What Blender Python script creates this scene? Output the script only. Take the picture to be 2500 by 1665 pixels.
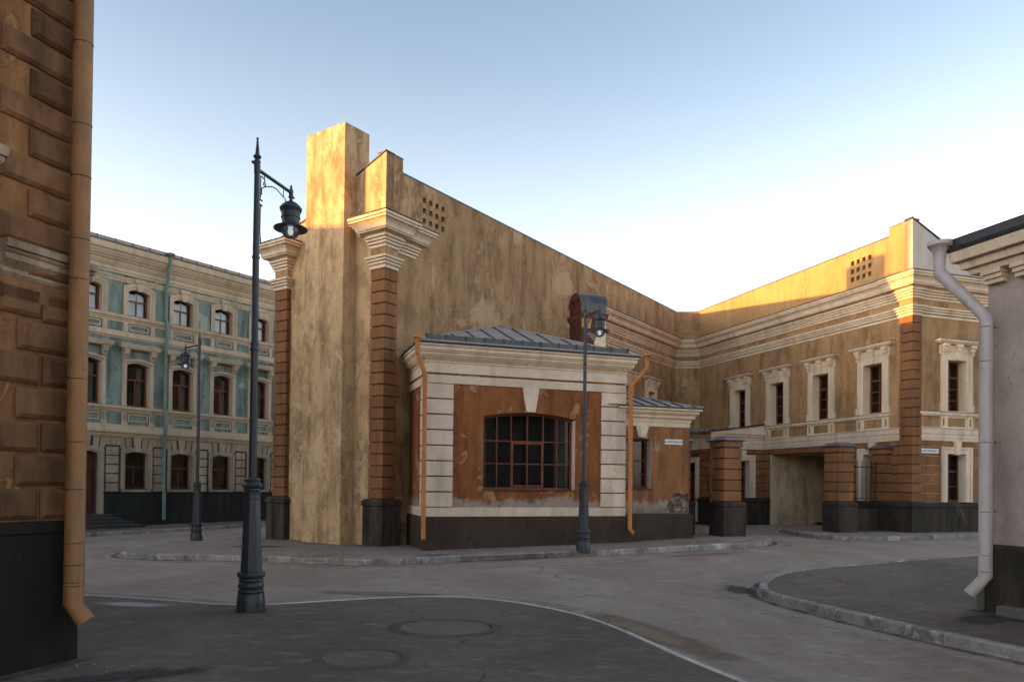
import bpy, bmesh, math, random
from mathutils import Vector, Matrix, noise
from mathutils.geometry import tessellate_polygon
random.seed(7)
R = math.radians
sc = bpy.context.scene
for o in list(bpy.data.objects): bpy.data.objects.remove(o)
COL = sc.collection

# ------------------------------------------------------------------ camera, sky, sun, exposure
cd = bpy.data.cameras.new('camera'); cam = bpy.data.objects.new('camera', cd); COL.objects.link(cam)
cd.sensor_width = 36; cd.lens = 1820/2500*36; cd.shift_y = 332.5/2500
cd.clip_start = .05; cd.clip_end = 3000
cam.matrix_world = Matrix.Translation((0, 0, 1.6)) @ Matrix.Rotation(R(90+.7), 4, 'X') @ Matrix.Rotation(R(.6), 4, 'Z')
sc.camera = cam
SUN_EL, SUN_AZ = R(5.75), (-.959, -.284)            # direction towards the sun in plan
world = bpy.data.worlds.new('World'); sc.world = world; world.use_nodes = True
wn = world.node_tree.nodes; wl = world.node_tree.links
bg = wn['Background']; sky = wn.new('ShaderNodeTexSky'); sky.sky_type = 'NISHITA'; sky.sun_disc = False
sky.sun_elevation = SUN_EL; sky.sun_rotation = math.atan2(SUN_AZ[0], SUN_AZ[1]); sky.altitude = 100
sky.air_density = 1.2; sky.dust_density = 1.2; sky.ozone_density = 3.0
hs = wn.new('ShaderNodeHueSaturation'); tc = wn.new('ShaderNodeTexCoord'); sx = wn.new('ShaderNodeSeparateXYZ'); wl.new(tc.outputs['Generated'], sx.inputs[0])
def grad(a, b):                              # by height above the horizon only, all round the sky: pale haze low down, clear blue higher up
    g_ = wn.new('ShaderNodeMapRange'); g_.interpolation_type = 'SMOOTHSTEP'; wl.new(sx.outputs[2], g_.inputs[0]); g_.inputs[1].default_value = .02; g_.inputs[2].default_value = .60
    g_.inputs[3].default_value = a; g_.inputs[4].default_value = b; return g_.outputs[0]
wl.new(grad(.30, .78), hs.inputs['Saturation']); wl.new(grad(1.0, .55), hs.inputs['Value'])
tint = wn.new('ShaderNodeMix'); tint.data_type = 'RGBA'; tint.blend_type = 'MULTIPLY'
tint.inputs[0].default_value = 1; tint.inputs[7].default_value = (1.11, 1.0, .92, 1)          # camera white balance: the same for the whole sky
wl.new(sky.outputs[0], hs.inputs['Color']); wl.new(hs.outputs[0], tint.inputs[6]); wl.new(tint.outputs[2], bg.inputs[0]); bg.inputs[1].default_value = .15
sd = bpy.data.lights.new('sun', 'SUN'); sun = bpy.data.objects.new('sun', sd); COL.objects.link(sun)
sd.energy = 2.0; sd.angle = R(.5); sd.color = (1, .41, .08)
c = math.cos(SUN_EL)
sun.rotation_euler = Vector((-SUN_AZ[0]*c, -SUN_AZ[1]*c, -math.sin(SUN_EL))).to_track_quat('-Z', 'Y').to_euler()
sc.view_settings.view_transform = 'Standard'; sc.view_settings.look = 'None'
sc.view_settings.exposure = 2.82; sc.view_settings.gamma = 1
sc.view_settings.use_curve_mapping = False

# ------------------------------------------------------------------ materials
class Mat:
    def __init__(s, name, rough=.85, metal=0, spec=.3):
        s.m = bpy.data.materials.new(name); s.m.use_nodes = True
        s.n = s.m.node_tree.nodes; s.l = s.m.node_tree.links
        s.b = s.n['Principled BSDF']; s.b.inputs['Roughness'].default_value = rough
        s.b.inputs['Metallic'].default_value = metal; s.b.inputs['Specular IOR Level'].default_value = spec
        s.pos = s.n.new('ShaderNodeNewGeometry').outputs['Position']
    def noise(s, sc_, scale=(1, 1, 1), det=6, rough=.6, dist=0, off=0):
        mp = s.n.new('ShaderNodeMapping'); mp.inputs['Scale'].default_value = scale; mp.inputs['Location'].default_value = (off, off*.7, off*1.3)
        s.l.new(s.pos, mp.inputs[0]); t = s.n.new('ShaderNodeTexNoise'); t.inputs['Scale'].default_value = sc_
        t.inputs['Detail'].default_value = det; t.inputs['Roughness'].default_value = rough; t.inputs['Distortion'].default_value = dist
        s.l.new(mp.outputs[0], t.inputs['Vector']); return t.outputs['Fac']
    def ramp(s, fac, a, b, v0=0., v1=1.):
        r = s.n.new('ShaderNodeMapRange'); r.interpolation_type = 'SMOOTHSTEP'
        s.l.new(fac, r.inputs[0]); r.inputs[1].default_value = a; r.inputs[2].default_value = b
        r.inputs[3].default_value = v0; r.inputs[4].default_value = v1; return r.outputs[0]
    def mix(s, fac, a, b, mode='MIX'):
        x = s.n.new('ShaderNodeMix'); x.data_type = 'RGBA'; x.blend_type = mode
        if isinstance(fac, (int, float)): x.inputs[0].default_value = fac
        else: s.l.new(fac, x.inputs[0])
        for i, v in ((6, a), (7, b)):
            if isinstance(v, tuple): x.inputs[i].default_value = (*v, 1)
            else: s.l.new(v, x.inputs[i])
        return x.outputs[2]
    def math(s, op, a, b=0.):
        x = s.n.new('ShaderNodeMath'); x.operation = op
        for i, v in ((0, a), (1, b)):
            if isinstance(v, (int, float)): x.inputs[i].default_value = v
            else: s.l.new(v, x.inputs[i])
        return x.outputs[0]
    def color(s, v):
        if isinstance(v, tuple): s.b.inputs['Base Color'].default_value = (*v, 1)
        else: s.l.new(v, s.b.inputs['Base Color'])
        return s
    def bump(s, h, strength=.3, dist=.01):
        x = s.n.new('ShaderNodeBump'); x.inputs['Strength'].default_value = strength; x.inputs['Distance'].default_value = dist
        s.l.new(h, x.inputs['Height']); s.l.new(x.outputs[0], s.b.inputs['Normal']); return s
    def objrand(s, amt):
        o = s.n.new('ShaderNodeObjectInfo').outputs['Random']; return s.ramp(o, 0, 1, 1-amt, 1+amt)
    def z(s):
        x = s.n.new('ShaderNodeSeparateXYZ'); s.l.new(s.pos, x.inputs[0]); return x.outputs[2]

def mul(c, k): return tuple(min(1, v*k) for v in c)

def plaster(name, base, light, dark, patch=(.56, .60), pamt=.75, streak=.7, off=0, rnd=0, bump=.35, salt=None, ps=1.1, blotch=.5):
    m = Mat(name, .9)
    big = m.noise(.55, det=4, off=off)
    st = m.noise(3.2, (1, 1, .13), det=7, rough=.65, off=off+3)
    fine = m.noise(28, det=5, rough=.7, off=off)
    pt = m.noise(ps, (1, 1, .8), det=9, rough=.68, dist=.6, off=off+11)
    bl = m.noise(2.1, (1, 1, .6), det=8, rough=.7, off=off+23)
    c = m.mix(m.ramp(big, .38, .62), base, mul(base, 1.18))
    c = m.mix(m.math('MULTIPLY', m.ramp(bl, .42, .68), blotch), c, dark)
    c = m.mix(m.math('MULTIPLY', m.ramp(st, .47, .70), streak), c, dark)
    c = m.mix(m.math('MULTIPLY', m.ramp(st, .50, .32), .35*streak), c, light)
    c = m.mix(m.math('MULTIPLY', m.ramp(pt, *patch), pamt), c, light)
    edge = m.math('MULTIPLY', m.ramp(pt, patch[0]-.012, patch[0]), m.ramp(pt, patch[0]+.02, patch[0]+.004))
    c = m.mix(m.math('MULTIPLY', edge, .45), c, dark)
    if salt:
        zz = m.math('ADD', m.z(), m.math('MULTIPLY', m.noise(1.6, (1, 1, .5), det=8, rough=.7, off=5), -1.15))
        c = m.mix(m.math('MULTIPLY', m.ramp(zz, salt+.02, salt-.14), .7), c, (.37, .33, .285))
        zb = m.math('ADD', m.z(), m.math('MULTIPLY', m.noise(5, (1, 1, .4), det=8, rough=.7, off=9), -.9))
        c = m.mix(m.math('MULTIPLY', m.ramp(zb, salt-.05, salt-.25), .55), c, (.09, .07, .06))
    c = m.mix(m.math('MULTIPLY', m.ramp(fine, .35, .75), .28), c, mul(dark, .8))
    if rnd:
        g = m.n.new('ShaderNodeCombineColor'); v = m.objrand(rnd)
        for i in range(3): m.l.new(v, g.inputs[i])
        c = m.mix(1., c, g.outputs[0], 'MULTIPLY')
    m.color(c)
    h = m.math('ADD', m.math('MULTIPLY', fine, .5), m.math('MULTIPLY', m.ramp(pt, *patch), -.6))
    m.bump(h, bump, .012)
    return m.m

def paint(name, base, rough=.45, metal=0, var=.25, sc_=6, scuff=None):
    m = Mat(name, rough, metal, .4)
    n = m.noise(sc_, (1, 1, .3), det=7, rough=.65)
    c = m.mix(m.ramp(n, .35, .7), mul(base, 1-var), mul(base, 1+var))
    if scuff:
        k = m.noise(9, (1, 1, .5), det=9, rough=.75, off=4); c = m.mix(m.ramp(k, .60, .66), c, scuff)
    m.color(c); r = m.ramp(n, .3, .7, rough-.08, rough+.15); m.l.new(r, m.b.inputs['Roughness'])
    m.bump(m.noise(40, det=3), .08, .004); return m.m

def asphalt(name, base, light, dust, off=0):
    m = Mat(name, .9, 0, .25)
    fine = m.noise(95, det=4, rough=.8, off=off); mid = m.noise(9, det=9, rough=.72, off=off)
    big = m.noise(.7, (1, .6, 1), det=7, rough=.62, dist=.5, off=off+4)
    st = m.noise(2.0, (1, 3.0, 1), det=10, rough=.74, dist=1.0, off=off+9)
    sc2 = m.noise(5.5, (1, 2.2, 1), det=9, rough=.75, dist=.6, off=off+19)
    sp = m.noise(26, (1, 1.6, 1), det=4, rough=.6, off=off+2)
    dk = m.noise(3.2, (1, 2.2, 1), det=10, rough=.76, dist=.8, off=off+14)
    c = m.mix(m.ramp(big, .36, .64), base, light)
    c = m.mix(m.ramp(mid, .42, .68, 0, .35), c, mul(base, .6))
    c = m.mix(m.ramp(st, .50, .70, 0, .6), c, dust)
    c = m.mix(m.ramp(sc2, .57, .68, 0, .6), c, mul(dust, 1.1))
    c = m.mix(m.ramp(dk, .54, .70, 0, .5), c, mul(base, .45))
    c = m.mix(m.ramp(sp, .64, .72, 0, .45), c, mul(dust, 1.35))
    c = m.mix(m.ramp(sp, .36, .30, 0, .4), c, mul(base, .3))
    c = m.mix(m.ramp(fine, .40, .66, 0, .55), c, mul(base, .35))
    v = m.n.new('ShaderNodeTexVoronoi'); v.feature = 'DISTANCE_TO_EDGE'; v.inputs['Scale'].default_value = .35
    mp = m.n.new('ShaderNodeVectorMath'); mp.operation = 'ADD'; m.l.new(m.pos, mp.inputs[0])
    nv = m.n.new('ShaderNodeTexNoise'); nv.inputs['Scale'].default_value = 1.3; nv.inputs['Detail'].default_value = 8
    m.l.new(m.pos, nv.inputs['Vector']); m.l.new(nv.outputs['Color'], mp.inputs[1]); m.l.new(mp.outputs[0], v.inputs['Vector'])
    crack = m.math('MULTIPLY', m.ramp(v.outputs['Distance'], .010, .002), m.ramp(big, .50, .62))
    c = m.mix(m.math('MULTIPLY', crack, .6), c, mul(base, .3))
    m.color(c); h = m.math('ADD', m.math('MULTIPLY', fine, .6), m.math('ADD', mid, m.math('MULTIPLY', crack, -1.)))
    m.bump(h, .8, .015); return m.m

OCH = plaster('ochre_plaster', (.37, .225, .113), (.55, .39, .23), (.115, .068, .035), (.53, .64), .7, .65, blotch=.6, ps=.8)
OCH2 = plaster('ochre_yard_plaster', (.385, .225, .105), (.56, .385, .205), (.13, .074, .038), (.61, .67), .6, .5, off=31, blotch=.6, ps=.8)
PAR = plaster('ochre_parapet_plaster', (.42, .245, .105), (.54, .34, .16), (.24, .13, .055), (.62, .66), .5, .5, off=12, blotch=.35)
GAB = plaster('skylit_gable_plaster', (.54, .365, .20), (.64, .47, .28), (.20, .118, .06), (.545, .575), .5, .75, off=7, blotch=.75, ps=1.6)  # plaster colour lightened to stand in for the brighter sky this side faces
QUO = plaster('orange_brown_stucco', (.245, .11, .047), (.36, .19, .09), (.10, .046, .022), (.70, .75), .5, .6, off=3, rnd=.13, blotch=.45)
BRN = plaster('rusty_annex_plaster', (.26, .09, .027), (.48, .24, .11), (.075, .034, .016), (.56, .60), .75, .6, off=19, salt=.74, blotch=.6, ps=1.7)
BRN2 = plaster('rusty_wing_plaster', (.28, .118, .048), (.46, .27, .14), (.10, .05, .027), (.56, .61), .7, .6, off=43, salt=.75, blotch=.6, ps=1.5)
TRIM = plaster('cream_trim', (.70, .56, .41), (.78, .66, .51), (.30, .215, .135), (.63, .68), .5, .4, off=5, blotch=.2, bump=.15)
TRIMW = plaster('pinkish_white_trim', (.66, .53, .415), (.76, .65, .54), (.36, .275, .205), (.66, .70), .5, .5, off=8, rnd=.05, blotch=.25, bump=.15)
GREYP = plaster('pale_grey_plaster', (.50, .46, .41), (.56, .52, .47), (.36, .32, .27), (.66, .70), .5, .4, off=15, blotch=.3)
PAN = plaster('grey_tan_gate_plaster', (.54, .41, .275), (.62, .50, .35), (.17, .12, .075), (.66, .70), .5, .6, off=15, blotch=.5)
PL = plaster('dark_plinth', (.046, .036, .028), (.115, .095, .075), (.014, .011, .009), (.62, .70), .5, .8, off=2, blotch=.6)
PLG = plaster('weathered_plinth', (.055, .044, .034), (.19, .16, .125), (.013, .011, .009), (.68, .74), .6, .9, off=51, blotch=.6)
PLA = plaster('brown_annex_plinth', (.055, .037, .026), (.09, .066, .05), (.028, .019, .014), (.60, .66), .5, .6, off=22, blotch=.5)
BLU = plaster('teal_plaster', (.205, .262, .225), (.40, .45, .39), (.085, .105, .09), (.56, .66), .7, 1., off=27, blotch=.75)
BTR = plaster('tan_blue_house_trim', (.50, .40, .285), (.60, .50, .37), (.24, .185, .125), (.66, .70), .4, .4, off=33, blotch=.2, bump=.15)
BGF = plaster('grey_tan_stucco', (.36, .295, .215), (.46, .39, .30), (.17, .135, .095), (.62, .70), .5, .6, off=35, rnd=.06, blotch=.4)
BGR = paint('dark_green_joint', (.07, .078, .068), .9, var=.2)
BPL = plaster('blue_black_plinth', (.017, .020, .020), (.04, .04, .038), (.007, .007, .007), (.62, .72), .6, .8, off=37, blotch=.5)
LEFTW = plaster('left_wall_stucco', (.23, .105, .04), (.46, .26, .105), (.085, .042, .017), (.58, .64), .6, .95, off=61, blotch=.5)
LEFTB = plaster('left_block_stucco', (.19, .092, .042), (.28, .15, .072), (.06, .03, .015), (.72, .76), .4, .8, off=63, rnd=.15, blotch=.75)
LEFTC = plaster('stained_stone', (.40, .29, .19), (.55, .44, .33), (.09, .065, .045), (.58, .66), .5, .9, off=65, blotch=.7)
LPL = plaster('black_plinth', (.014, .011, .008), (.035, .028, .022), (.005, .004, .004), (.62, .70), .5, .8, off=67, blotch=.5)
GRW = plaster('rough_grey_wall', (.42, .35, .30), (.52, .45, .39), (.21, .17, .14), (.60, .68), .5, .3, off=71, bump=1.6, blotch=.5)
GUT = paint('dark_zinc', (.10, .095, .09), .5, .2, .2)
ROOF = paint('zinc_roof', (.30, .265, .235), .6, .1, .15)
FLASH = paint('dark_flashing', (.045, .045, .05), .5, .2)
BFLASH = paint('blue_flashing', (.06, .14, .26), .45, .2)
LAMP = paint('lamp_paint', (.034, .040, .048), .38, .1, .18)
WOOD = paint('red_brown_wood', (.17, .040, .014), .45, 0, .35, 12)
WOODD = paint('dark_brown_wood', (.085, .028, .014), .45, 0, .4, 12)
PIPO = paint('orange_pipe', (.44, .17, .05), .5, .1, .15, scuff=(.5, .33, .2))
PIPL = paint('ochre_pipe', (.26, .125, .045), .5, .1, .25, scuff=(.17, .09, .045))
PIPG = paint('verdigris_pipe', (.14, .23, .20), .6, .1, .25, scuff=(.12, .12, .1))
PIPW = paint('grey_pipe', (.45, .41, .39), .45, .1, .12, scuff=(.34, .30, .27))
DARK = paint('dark_interior', (.012, .010, .009), .9)  # near-black colour stands in for the darkness of unlit rooms and vents
CURT = paint('white_curtain', (.82, .86, .9), .9, 0, .08)
IRON = paint('black_iron', (.02, .019, .018), .6)
KERB = plaster('kerb_concrete', (.30, .28, .255), (.50, .475, .44), (.07, .06, .05), (.54, .62), .7, .2, off=81, rnd=.16, blotch=.7, ps=3)
KERBW = plaster('white_kerb', (.50, .46, .41), (.58, .54, .49), (.16, .15, .14), (.60, .66), .5, .1, off=83, rnd=.08, blotch=.4, ps=3)
BRICK = plaster('red_brick', (.17, .055, .036), (.32, .20, .14), (.07, .025, .018), (.62, .66), .5, .5, off=85, rnd=.3, blotch=.6, ps=4)
MORT = plaster('mortar', (.20, .155, .125), (.34, .29, .24), (.05, .04, .03), (.6, .66), .5, .3, off=87, blotch=.5)
OLDB = plaster('grey_old_brick', (.17, .10, .08), (.42, .36, .32), (.06, .042, .035), (.52, .57), .7, .5, off=89, rnd=.3, blotch=.6, ps=7)
SIGN = paint('white_enamel', (.68, .66, .66), .35, 0, .05)
INK = paint('black_letters', (.02, .02, .025), .5)
TARP = paint('blue_plastic', (.02, .15, .42), .4)
ROAD = asphalt('road_asphalt', (.33, .243, .188), (.44, .34, .27), (.56, .455, .365))
PAVE = asphalt('pavement_asphalt', (.150, .107, .082), (.198, .147, .117), (.37, .295, .235), 17)
PAVE2 = asphalt('worn_pavement_asphalt', (.27, .20, .155), (.36, .28, .225), (.52, .43, .355), 23)
STEP = plaster('dark_step_stone', (.05, .052, .05), (.10, .10, .095), (.02, .02, .02), (.6, .7), .5, .2, off=93)
CONC = plaster('step_concrete', (.13, .12, .105), (.2, .19, .17), (.06, .05, .045), (.6, .7), .5, .2, off=91)

def glass_mat():
    m = bpy.data.materials.new('window_glass'); m.use_nodes = True; n = m.node_tree.nodes; l = m.node_tree.links
    n.remove(n['Principled BSDF']); t = n.new('ShaderNodeBsdfTransparent'); t.inputs[0].default_value = (.85, .87, .88, 1)
    g = n.new('ShaderNodeBsdfGlossy'); g.inputs['Roughness'].default_value = .03
    f = n.new('ShaderNodeFresnel'); f.inputs[0].default_value = 1.42
    nt = n.new('ShaderNodeTexNoise'); nt.inputs['Scale'].default_value = 1.5
    b = n.new('ShaderNodeBump'); b.inputs['Strength'].default_value = .05; b.inputs['Distance'].default_value = .02
    l.new(nt.outputs[0], b.inputs['Height']); l.new(b.outputs[0], g.inputs['Normal'])
    x = n.new('ShaderNodeMixShader'); l.new(f.outputs[0], x.inputs[0]); l.new(t.outputs[0], x.inputs[1]); l.new(g.outputs[0], x.inputs[2])
    l.new(x.outputs[0], n['Material Output'].inputs[0]); return m
GLASS = glass_mat()
def globe_mat():
    m = bpy.data.materials.new('clear_globe_glass'); m.use_nodes = True; n = m.node_tree.nodes; l = m.node_tree.links
    n.remove(n['Principled BSDF']); t = n.new('ShaderNodeBsdfTransparent'); t.inputs[0].default_value = (.86, .88, .9, 1)
    g = n.new('ShaderNodeBsdfGlossy'); g.inputs['Roughness'].default_value = .04
    f = n.new('ShaderNodeFresnel'); f.inputs[0].default_value = 1.5
    df = n.new('ShaderNodeBsdfTranslucent'); df.inputs[0].default_value = (.9, .93, .95, 1); x0 = n.new('ShaderNodeMixShader'); x0.inputs[0].default_value = .16
    l.new(t.outputs[0], x0.inputs[1]); l.new(df.outputs[0], x0.inputs[2])
    x = n.new('ShaderNodeMixShader'); l.new(f.outputs[0], x.inputs[0]); l.new(x0.outputs[0], x.inputs[1]); l.new(g.outputs[0], x.inputs[2])
    l.new(x.outputs[0], n['Material Output'].inputs[0]); return m
GLOBE = globe_mat()
def bulb_mat():
    m = bpy.data.materials.new('glint_bulb'); m.use_nodes = True; b = m.node_tree.nodes['Principled BSDF']
    b.inputs['Base Color'].default_value = (.9, .9, .9, 1); b.inputs['Emission Color'].default_value = (.85, .92, 1, 1)
    b.inputs['Emission Strength'].default_value = .1; return m  # bulb is off; weak emission stands in for the white glint
BULB = bulb_mat()
def alpha_mat(name, col, sc_=3., thr=.5):
    m = Mat(name, .9); n = m.noise(sc_, det=9, rough=.7); m.color(m.mix(m.noise(40), mul(col, .8), mul(col, 1.15)))
    at = m.n.new('ShaderNodeAttribute'); at.attribute_name = 'edge'
    a = m.ramp(m.math('ADD', at.outputs['Fac'], m.math('MULTIPLY', n, .9)), thr+.2, thr+.75)
    m.l.new(a, m.b.inputs['Alpha']); return m.m
SAND = alpha_mat('sand', (.235, .165, .105)); DUST = alpha_mat('pale_dust', (.34, .31, .285)); DUST2 = alpha_mat('gutter_dust', (.34, .29, .25), 2.2, 1.13); SAND2 = alpha_mat('gutter_sand', (.28, .215, .155), 1.3, 1.10); DAMP2 = alpha_mat('gutter_grime', (.06, .048, .04), 2.6, 1.0); DAMP = alpha_mat('dark_dirt', (.06, .048, .042), 4., .62)

# ------------------------------------------------------------------ frames and mesh builder
class Fr:                      # a wall: s along it, o out of it, z up
    def __init__(s, P, phi, out):
        a = R(phi); s.P = Vector((P[0], P[1], 0)); s.d = Vector((math.sin(a), math.cos(a), 0))
        s.n = Vector((s.d.y, -s.d.x, 0))*out; s.phi = phi; s.out = out
    def p(s, a, o=0, z=0): return s.P + s.d*a + s.n*o + Vector((0, 0, z))
    def at(s, a, o=0): return Fr(s.p(a, o), s.phi, s.out)

class MB:
    def __init__(s): s.v = []; s.f = []
    def add(s, vs, fs):
        k = len(s.v); s.v += [Vector(v) for v in vs]; s.f += [[i+k for i in f] for f in fs]; return s
    def box(s, fr, s0, s1, o0, o1, z0, z1):
        return s.add([fr.p(a, o, z) for z in (z0, z1) for a, o in ((s0, o0), (s1, o0), (s1, o1), (s0, o1))],
                     [(0, 1, 2, 3), (4, 5, 6, 7), (0, 1, 5, 4), (1, 2, 6, 5), (2, 3, 7, 6), (3, 0, 4, 7)])
    def rings(s, fr, s0, s1, o0, o1, lv):          # lv: (z, grow); stacked rectangles, a moulding that wraps all four sides
        vs = []
        for z, g in lv: vs += [fr.p(s0-g, o0-g, z), fr.p(s1+g, o0-g, z), fr.p(s1+g, o1+g, z), fr.p(s0-g, o1+g, z)]
        n = len(lv); fs = [(0, 1, 2, 3), tuple(range(4*n-4, 4*n))]
        for i in range(n-1):
            for j in range(4): fs.append((4*i+j, 4*i+(j+1) % 4, 4*i+4+(j+1) % 4, 4*i+4+j))
        return s.add(vs, fs)
    def block(s, fr, s0, s1, z0, z1, o0, o1, ch=.02, dp=None):        # chamfered block on a wall
        dp = dp or ch
        q = ((s0, z0), (s1, z0), (s1, z1), (s0, z1)); r = ((s0+ch, z0+ch), (s1-ch, z0+ch), (s1-ch, z1-ch), (s0+ch, z1-ch))
        vs = [fr.p(a, o0, z) for a, z in q] + [fr.p(a, o1-dp, z) for a, z in q] + [fr.p(a, o1, z) for a, z in r]
        fs = [(0, 1, 2, 3), (8, 9, 10, 11)]
        for i in range(4):
            j = (i+1) % 4; fs += [(i, j, 4+j, 4+i), (4+i, 4+j, 8+j, 8+i)]
        return s.add(vs, fs)
    def plate(s, fr, outer, holes, o0, o1, back=False, sides=True, hd=None):    # flat panel with holes; o1 is the face
        polys = [outer]+list(holes); pts = [p for q in polys for p in q]
        tri = tessellate_polygon([[Vector((a, z, 0)) for a, z in q] for q in polys])
        n = len(pts); hb = o0 if hd is None else o1-hd
        vs = [fr.p(a, o1, z) for a, z in pts]; fs = [tuple(t) for t in tri]
        bk = [o0]*len(outer)+[hb]*(n-len(outer)); vs += [fr.p(a, bk[i], z) for i, (a, z) in enumerate(pts)]
        if back: fs += [tuple(i+n for i in t) for t in tri]
        k = 0
        for qi, q in enumerate(polys):
            m = len(q)
            if qi or sides: fs += [(k+i, k+(i+1) % m, n+k+(i+1) % m, n+k+i) for i in range(m)]
            k += m
        return s.add(vs, fs)
    def sweep(s, path, prof):          # path of (point, outward sign handled by order); prof (o, z) polygon
        P = [Vector((p[0], p[1], 0)) for p in path]; dz = [p[2] if len(p) > 2 else 0 for p in path]; n = len(P); m = len(prof); vs = []
        side = s.side
        for i in range(n):
            e = []
            if i: e.append((P[i]-P[i-1]).normalized())
            if i < n-1: e.append((P[i+1]-P[i]).normalized())
            ns = [Vector((d.y, -d.x, 0))*side for d in e]
            if len(ns) == 1: off = ns[0]
            else:
                b = ns[0]+ns[1]; off = b/(1+ns[0].dot(ns[1]))
            vs += [P[i]+off*o+Vector((0, 0, z+dz[i])) for o, z in prof]
        fs = [tuple(range(m)), tuple(range((n-1)*m, n*m))]
        for i in range(n-1):
            for j in range(m): fs.append((i*m+j, i*m+(j+1) % m, (i+1)*m+(j+1) % m, (i+1)*m+j))
        return s.add(vs, fs)
    side = 1
    def tube(s, pts, r, n=10, cap=True):
        pts = [Vector(p) for p in pts]; rr = r if isinstance(r, (list, tuple)) else [r]*len(pts)
        vs = []; up = None
        for i, p in enumerate(pts):
            t = (pts[min(i+1, len(pts)-1)]-pts[max(i-1, 0)]).normalized()
            if up is None: up = t.orthogonal().normalized()
            up = (up - t*up.dot(t)).normalized(); w = t.cross(up)
            if 0 < i < len(pts)-1:
                k = (pts[i]-pts[i-1]).normalized().dot((pts[i+1]-pts[i]).normalized()); f = 1/max(.6, math.sqrt((1+k)/2))
            else: f = 1
            bd = ((pts[min(i+1, len(pts)-1)]-p).normalized()-(p-pts[max(i-1, 0)]).normalized()) if f > 1 else Vector()
            bd = bd.normalized() if bd.length > 1e-6 else Vector()
            for j in range(n):
                a = 2*math.pi*j/n; q = up*math.cos(a)*rr[i]+w*math.sin(a)*rr[i]
                q += bd*q.dot(bd)*(f-1); vs.append(p+q)
        fs = [(i*n+j, i*n+(j+1) % n, (i+1)*n+(j+1) % n, (i+1)*n+j) for i in range(len(pts)-1) for j in range(n)]
        if cap: fs += [tuple(range(n)), tuple(range(len(vs)-n, len(vs)))]
        return s.add(vs, fs)
    def lathe(s, c, prof, n=20, rot=0):
        c = Vector(c); vs = []
        for r, h in prof:
            for j in range(n): a = 2*math.pi*j/n+rot; vs.append(c+Vector((r*math.cos(a), r*math.sin(a), h)))
        k = len(prof); fs = [(i*n+j, i*n+(j+1) % n, (i+1)*n+(j+1) % n, (i+1)*n+j) for i in range(k-1) for j in range(n)]
        fs += [tuple(range(n)), tuple(range((k-1)*n, k*n))]
        return s.add(vs, fs)
    def build(s, name, mat, parent=None, smooth=False, recalc=True):
        org = ORG.get(parent.name, Vector()) if parent else Vector()
        me = bpy.data.meshes.new(name); me.from_pydata([v-org for v in s.v], [], s.f)
        if recalc:
            bm = bmesh.new(); bm.from_mesh(me); bmesh.ops.recalc_face_normals(bm, faces=bm.faces[:]); bm.to_mesh(me); bm.free()
        if smooth:
            me.shade_smooth(); me.set_sharp_from_angle(angle=R(38))
        me.materials.append(mat); o = bpy.data.objects.new(name, me); COL.objects.link(o)
        if parent: o.parent = parent; ORG[o.name] = org
        return o
ORG = {}
def tag(o, label=None, cat=None, group=None, kind=None):
    if label: o['label'] = label
    if cat: o['category'] = cat
    if group: o['group'] = group
    if kind: o['kind'] = kind
    return o
def thing(name, label, cat, loc, group=None):
    o = bpy.data.objects.new(name, None); COL.objects.link(o); o.location = loc; o.empty_display_size = .3
    ORG[o.name] = Vector(loc); return tag(o, label, cat, group)
def dup(o, delta, parent=None):            # copy of a part and its sub-parts, moved
    c = o.copy(); COL.objects.link(c); c.location = Vector(o.location)+Vector(delta)
    c.parent = parent or o.parent; ORG[c.name] = ORG.get(o.name, Vector())
    for ch in list(o.children):
        d = ch.copy(); COL.objects.link(d); d.parent = c
        for g in list(ch.children):
            e = g.copy(); COL.objects.link(e); e.parent = d
    return c
def arch(s0, s1, z0, zs, rise, n=10):
    pts = [(s0, z0), (s1, z0)]
    if rise <= 0: return pts+[(s1, zs), (s0, zs)]
    for i in range(n+1):
        t = 1-i/n; u = 2*t-1; pts.append((s0+(s1-s0)*t, zs+rise*(1-u*u)))
    return pts
def archz(s, s0, s1, zs, rise):
    u = 2*(s-s0)/(s1-s0)-1; return zs+rise*max(0, 1-u*u)

def window(parent, fr, s0, s1, z0, zs, o, rise=0, grids=None, fw=.05, bar=.022, mat=None, name='window', dep=.06, thick=()):
    """frame mesh as the part, panes as its sub-parts. grids: list of (cols, rows); the last row runs to the arch"""
    mat = mat or WOOD; mb = MB()
    mb.plate(fr, arch(s0, s1, z0, zs, rise), [arch(s0+fw, s1-fw, z0+fw, zs-fw*.4 if rise else zs-fw, rise, 8)], o-dep, o, back=True)
    panes = []
    for cols, rows in grids:
        for i in range(len(cols)-1):
            for j in range(len(rows)-1):
                a, b, zl, zh = cols[i], cols[i+1], rows[j], rows[j+1]
                if zh is None: top = [(b, archz(b, s0, s1, zs, rise)-.02), ((a+b)/2, archz((a+b)/2, s0, s1, zs, rise)-.02), (a, archz(a, s0, s1, zs, rise)-.02)]
                else: top = [(b, zh), (a, zh)]
                panes.append([(a, zl), (b, zl)]+top)
        top = rows[-1]
        for c_ in cols[1:-1]:
            w = bar*(1.9 if c_ in thick else 1); mb.box(fr, c_-w/2, c_+w/2, o-dep+.01, o-.008-w*.1, rows[0], (top if top else archz(c_, s0, s1, zs, rise)-.01))
        for r_ in rows[1:-1]:
            w = bar*(1.9 if r_ in thick else 1); mb.box(fr, cols[0], cols[-1], o-dep+.012, o-.010-w*.1, r_-w/2, r_+w/2)
    w = mb.build(name, mat, parent)
    for q in panes: MB().plate(fr, q, [], o-.034, o-.030, back=True).build('pane', GLASS, w)
    return w

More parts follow.
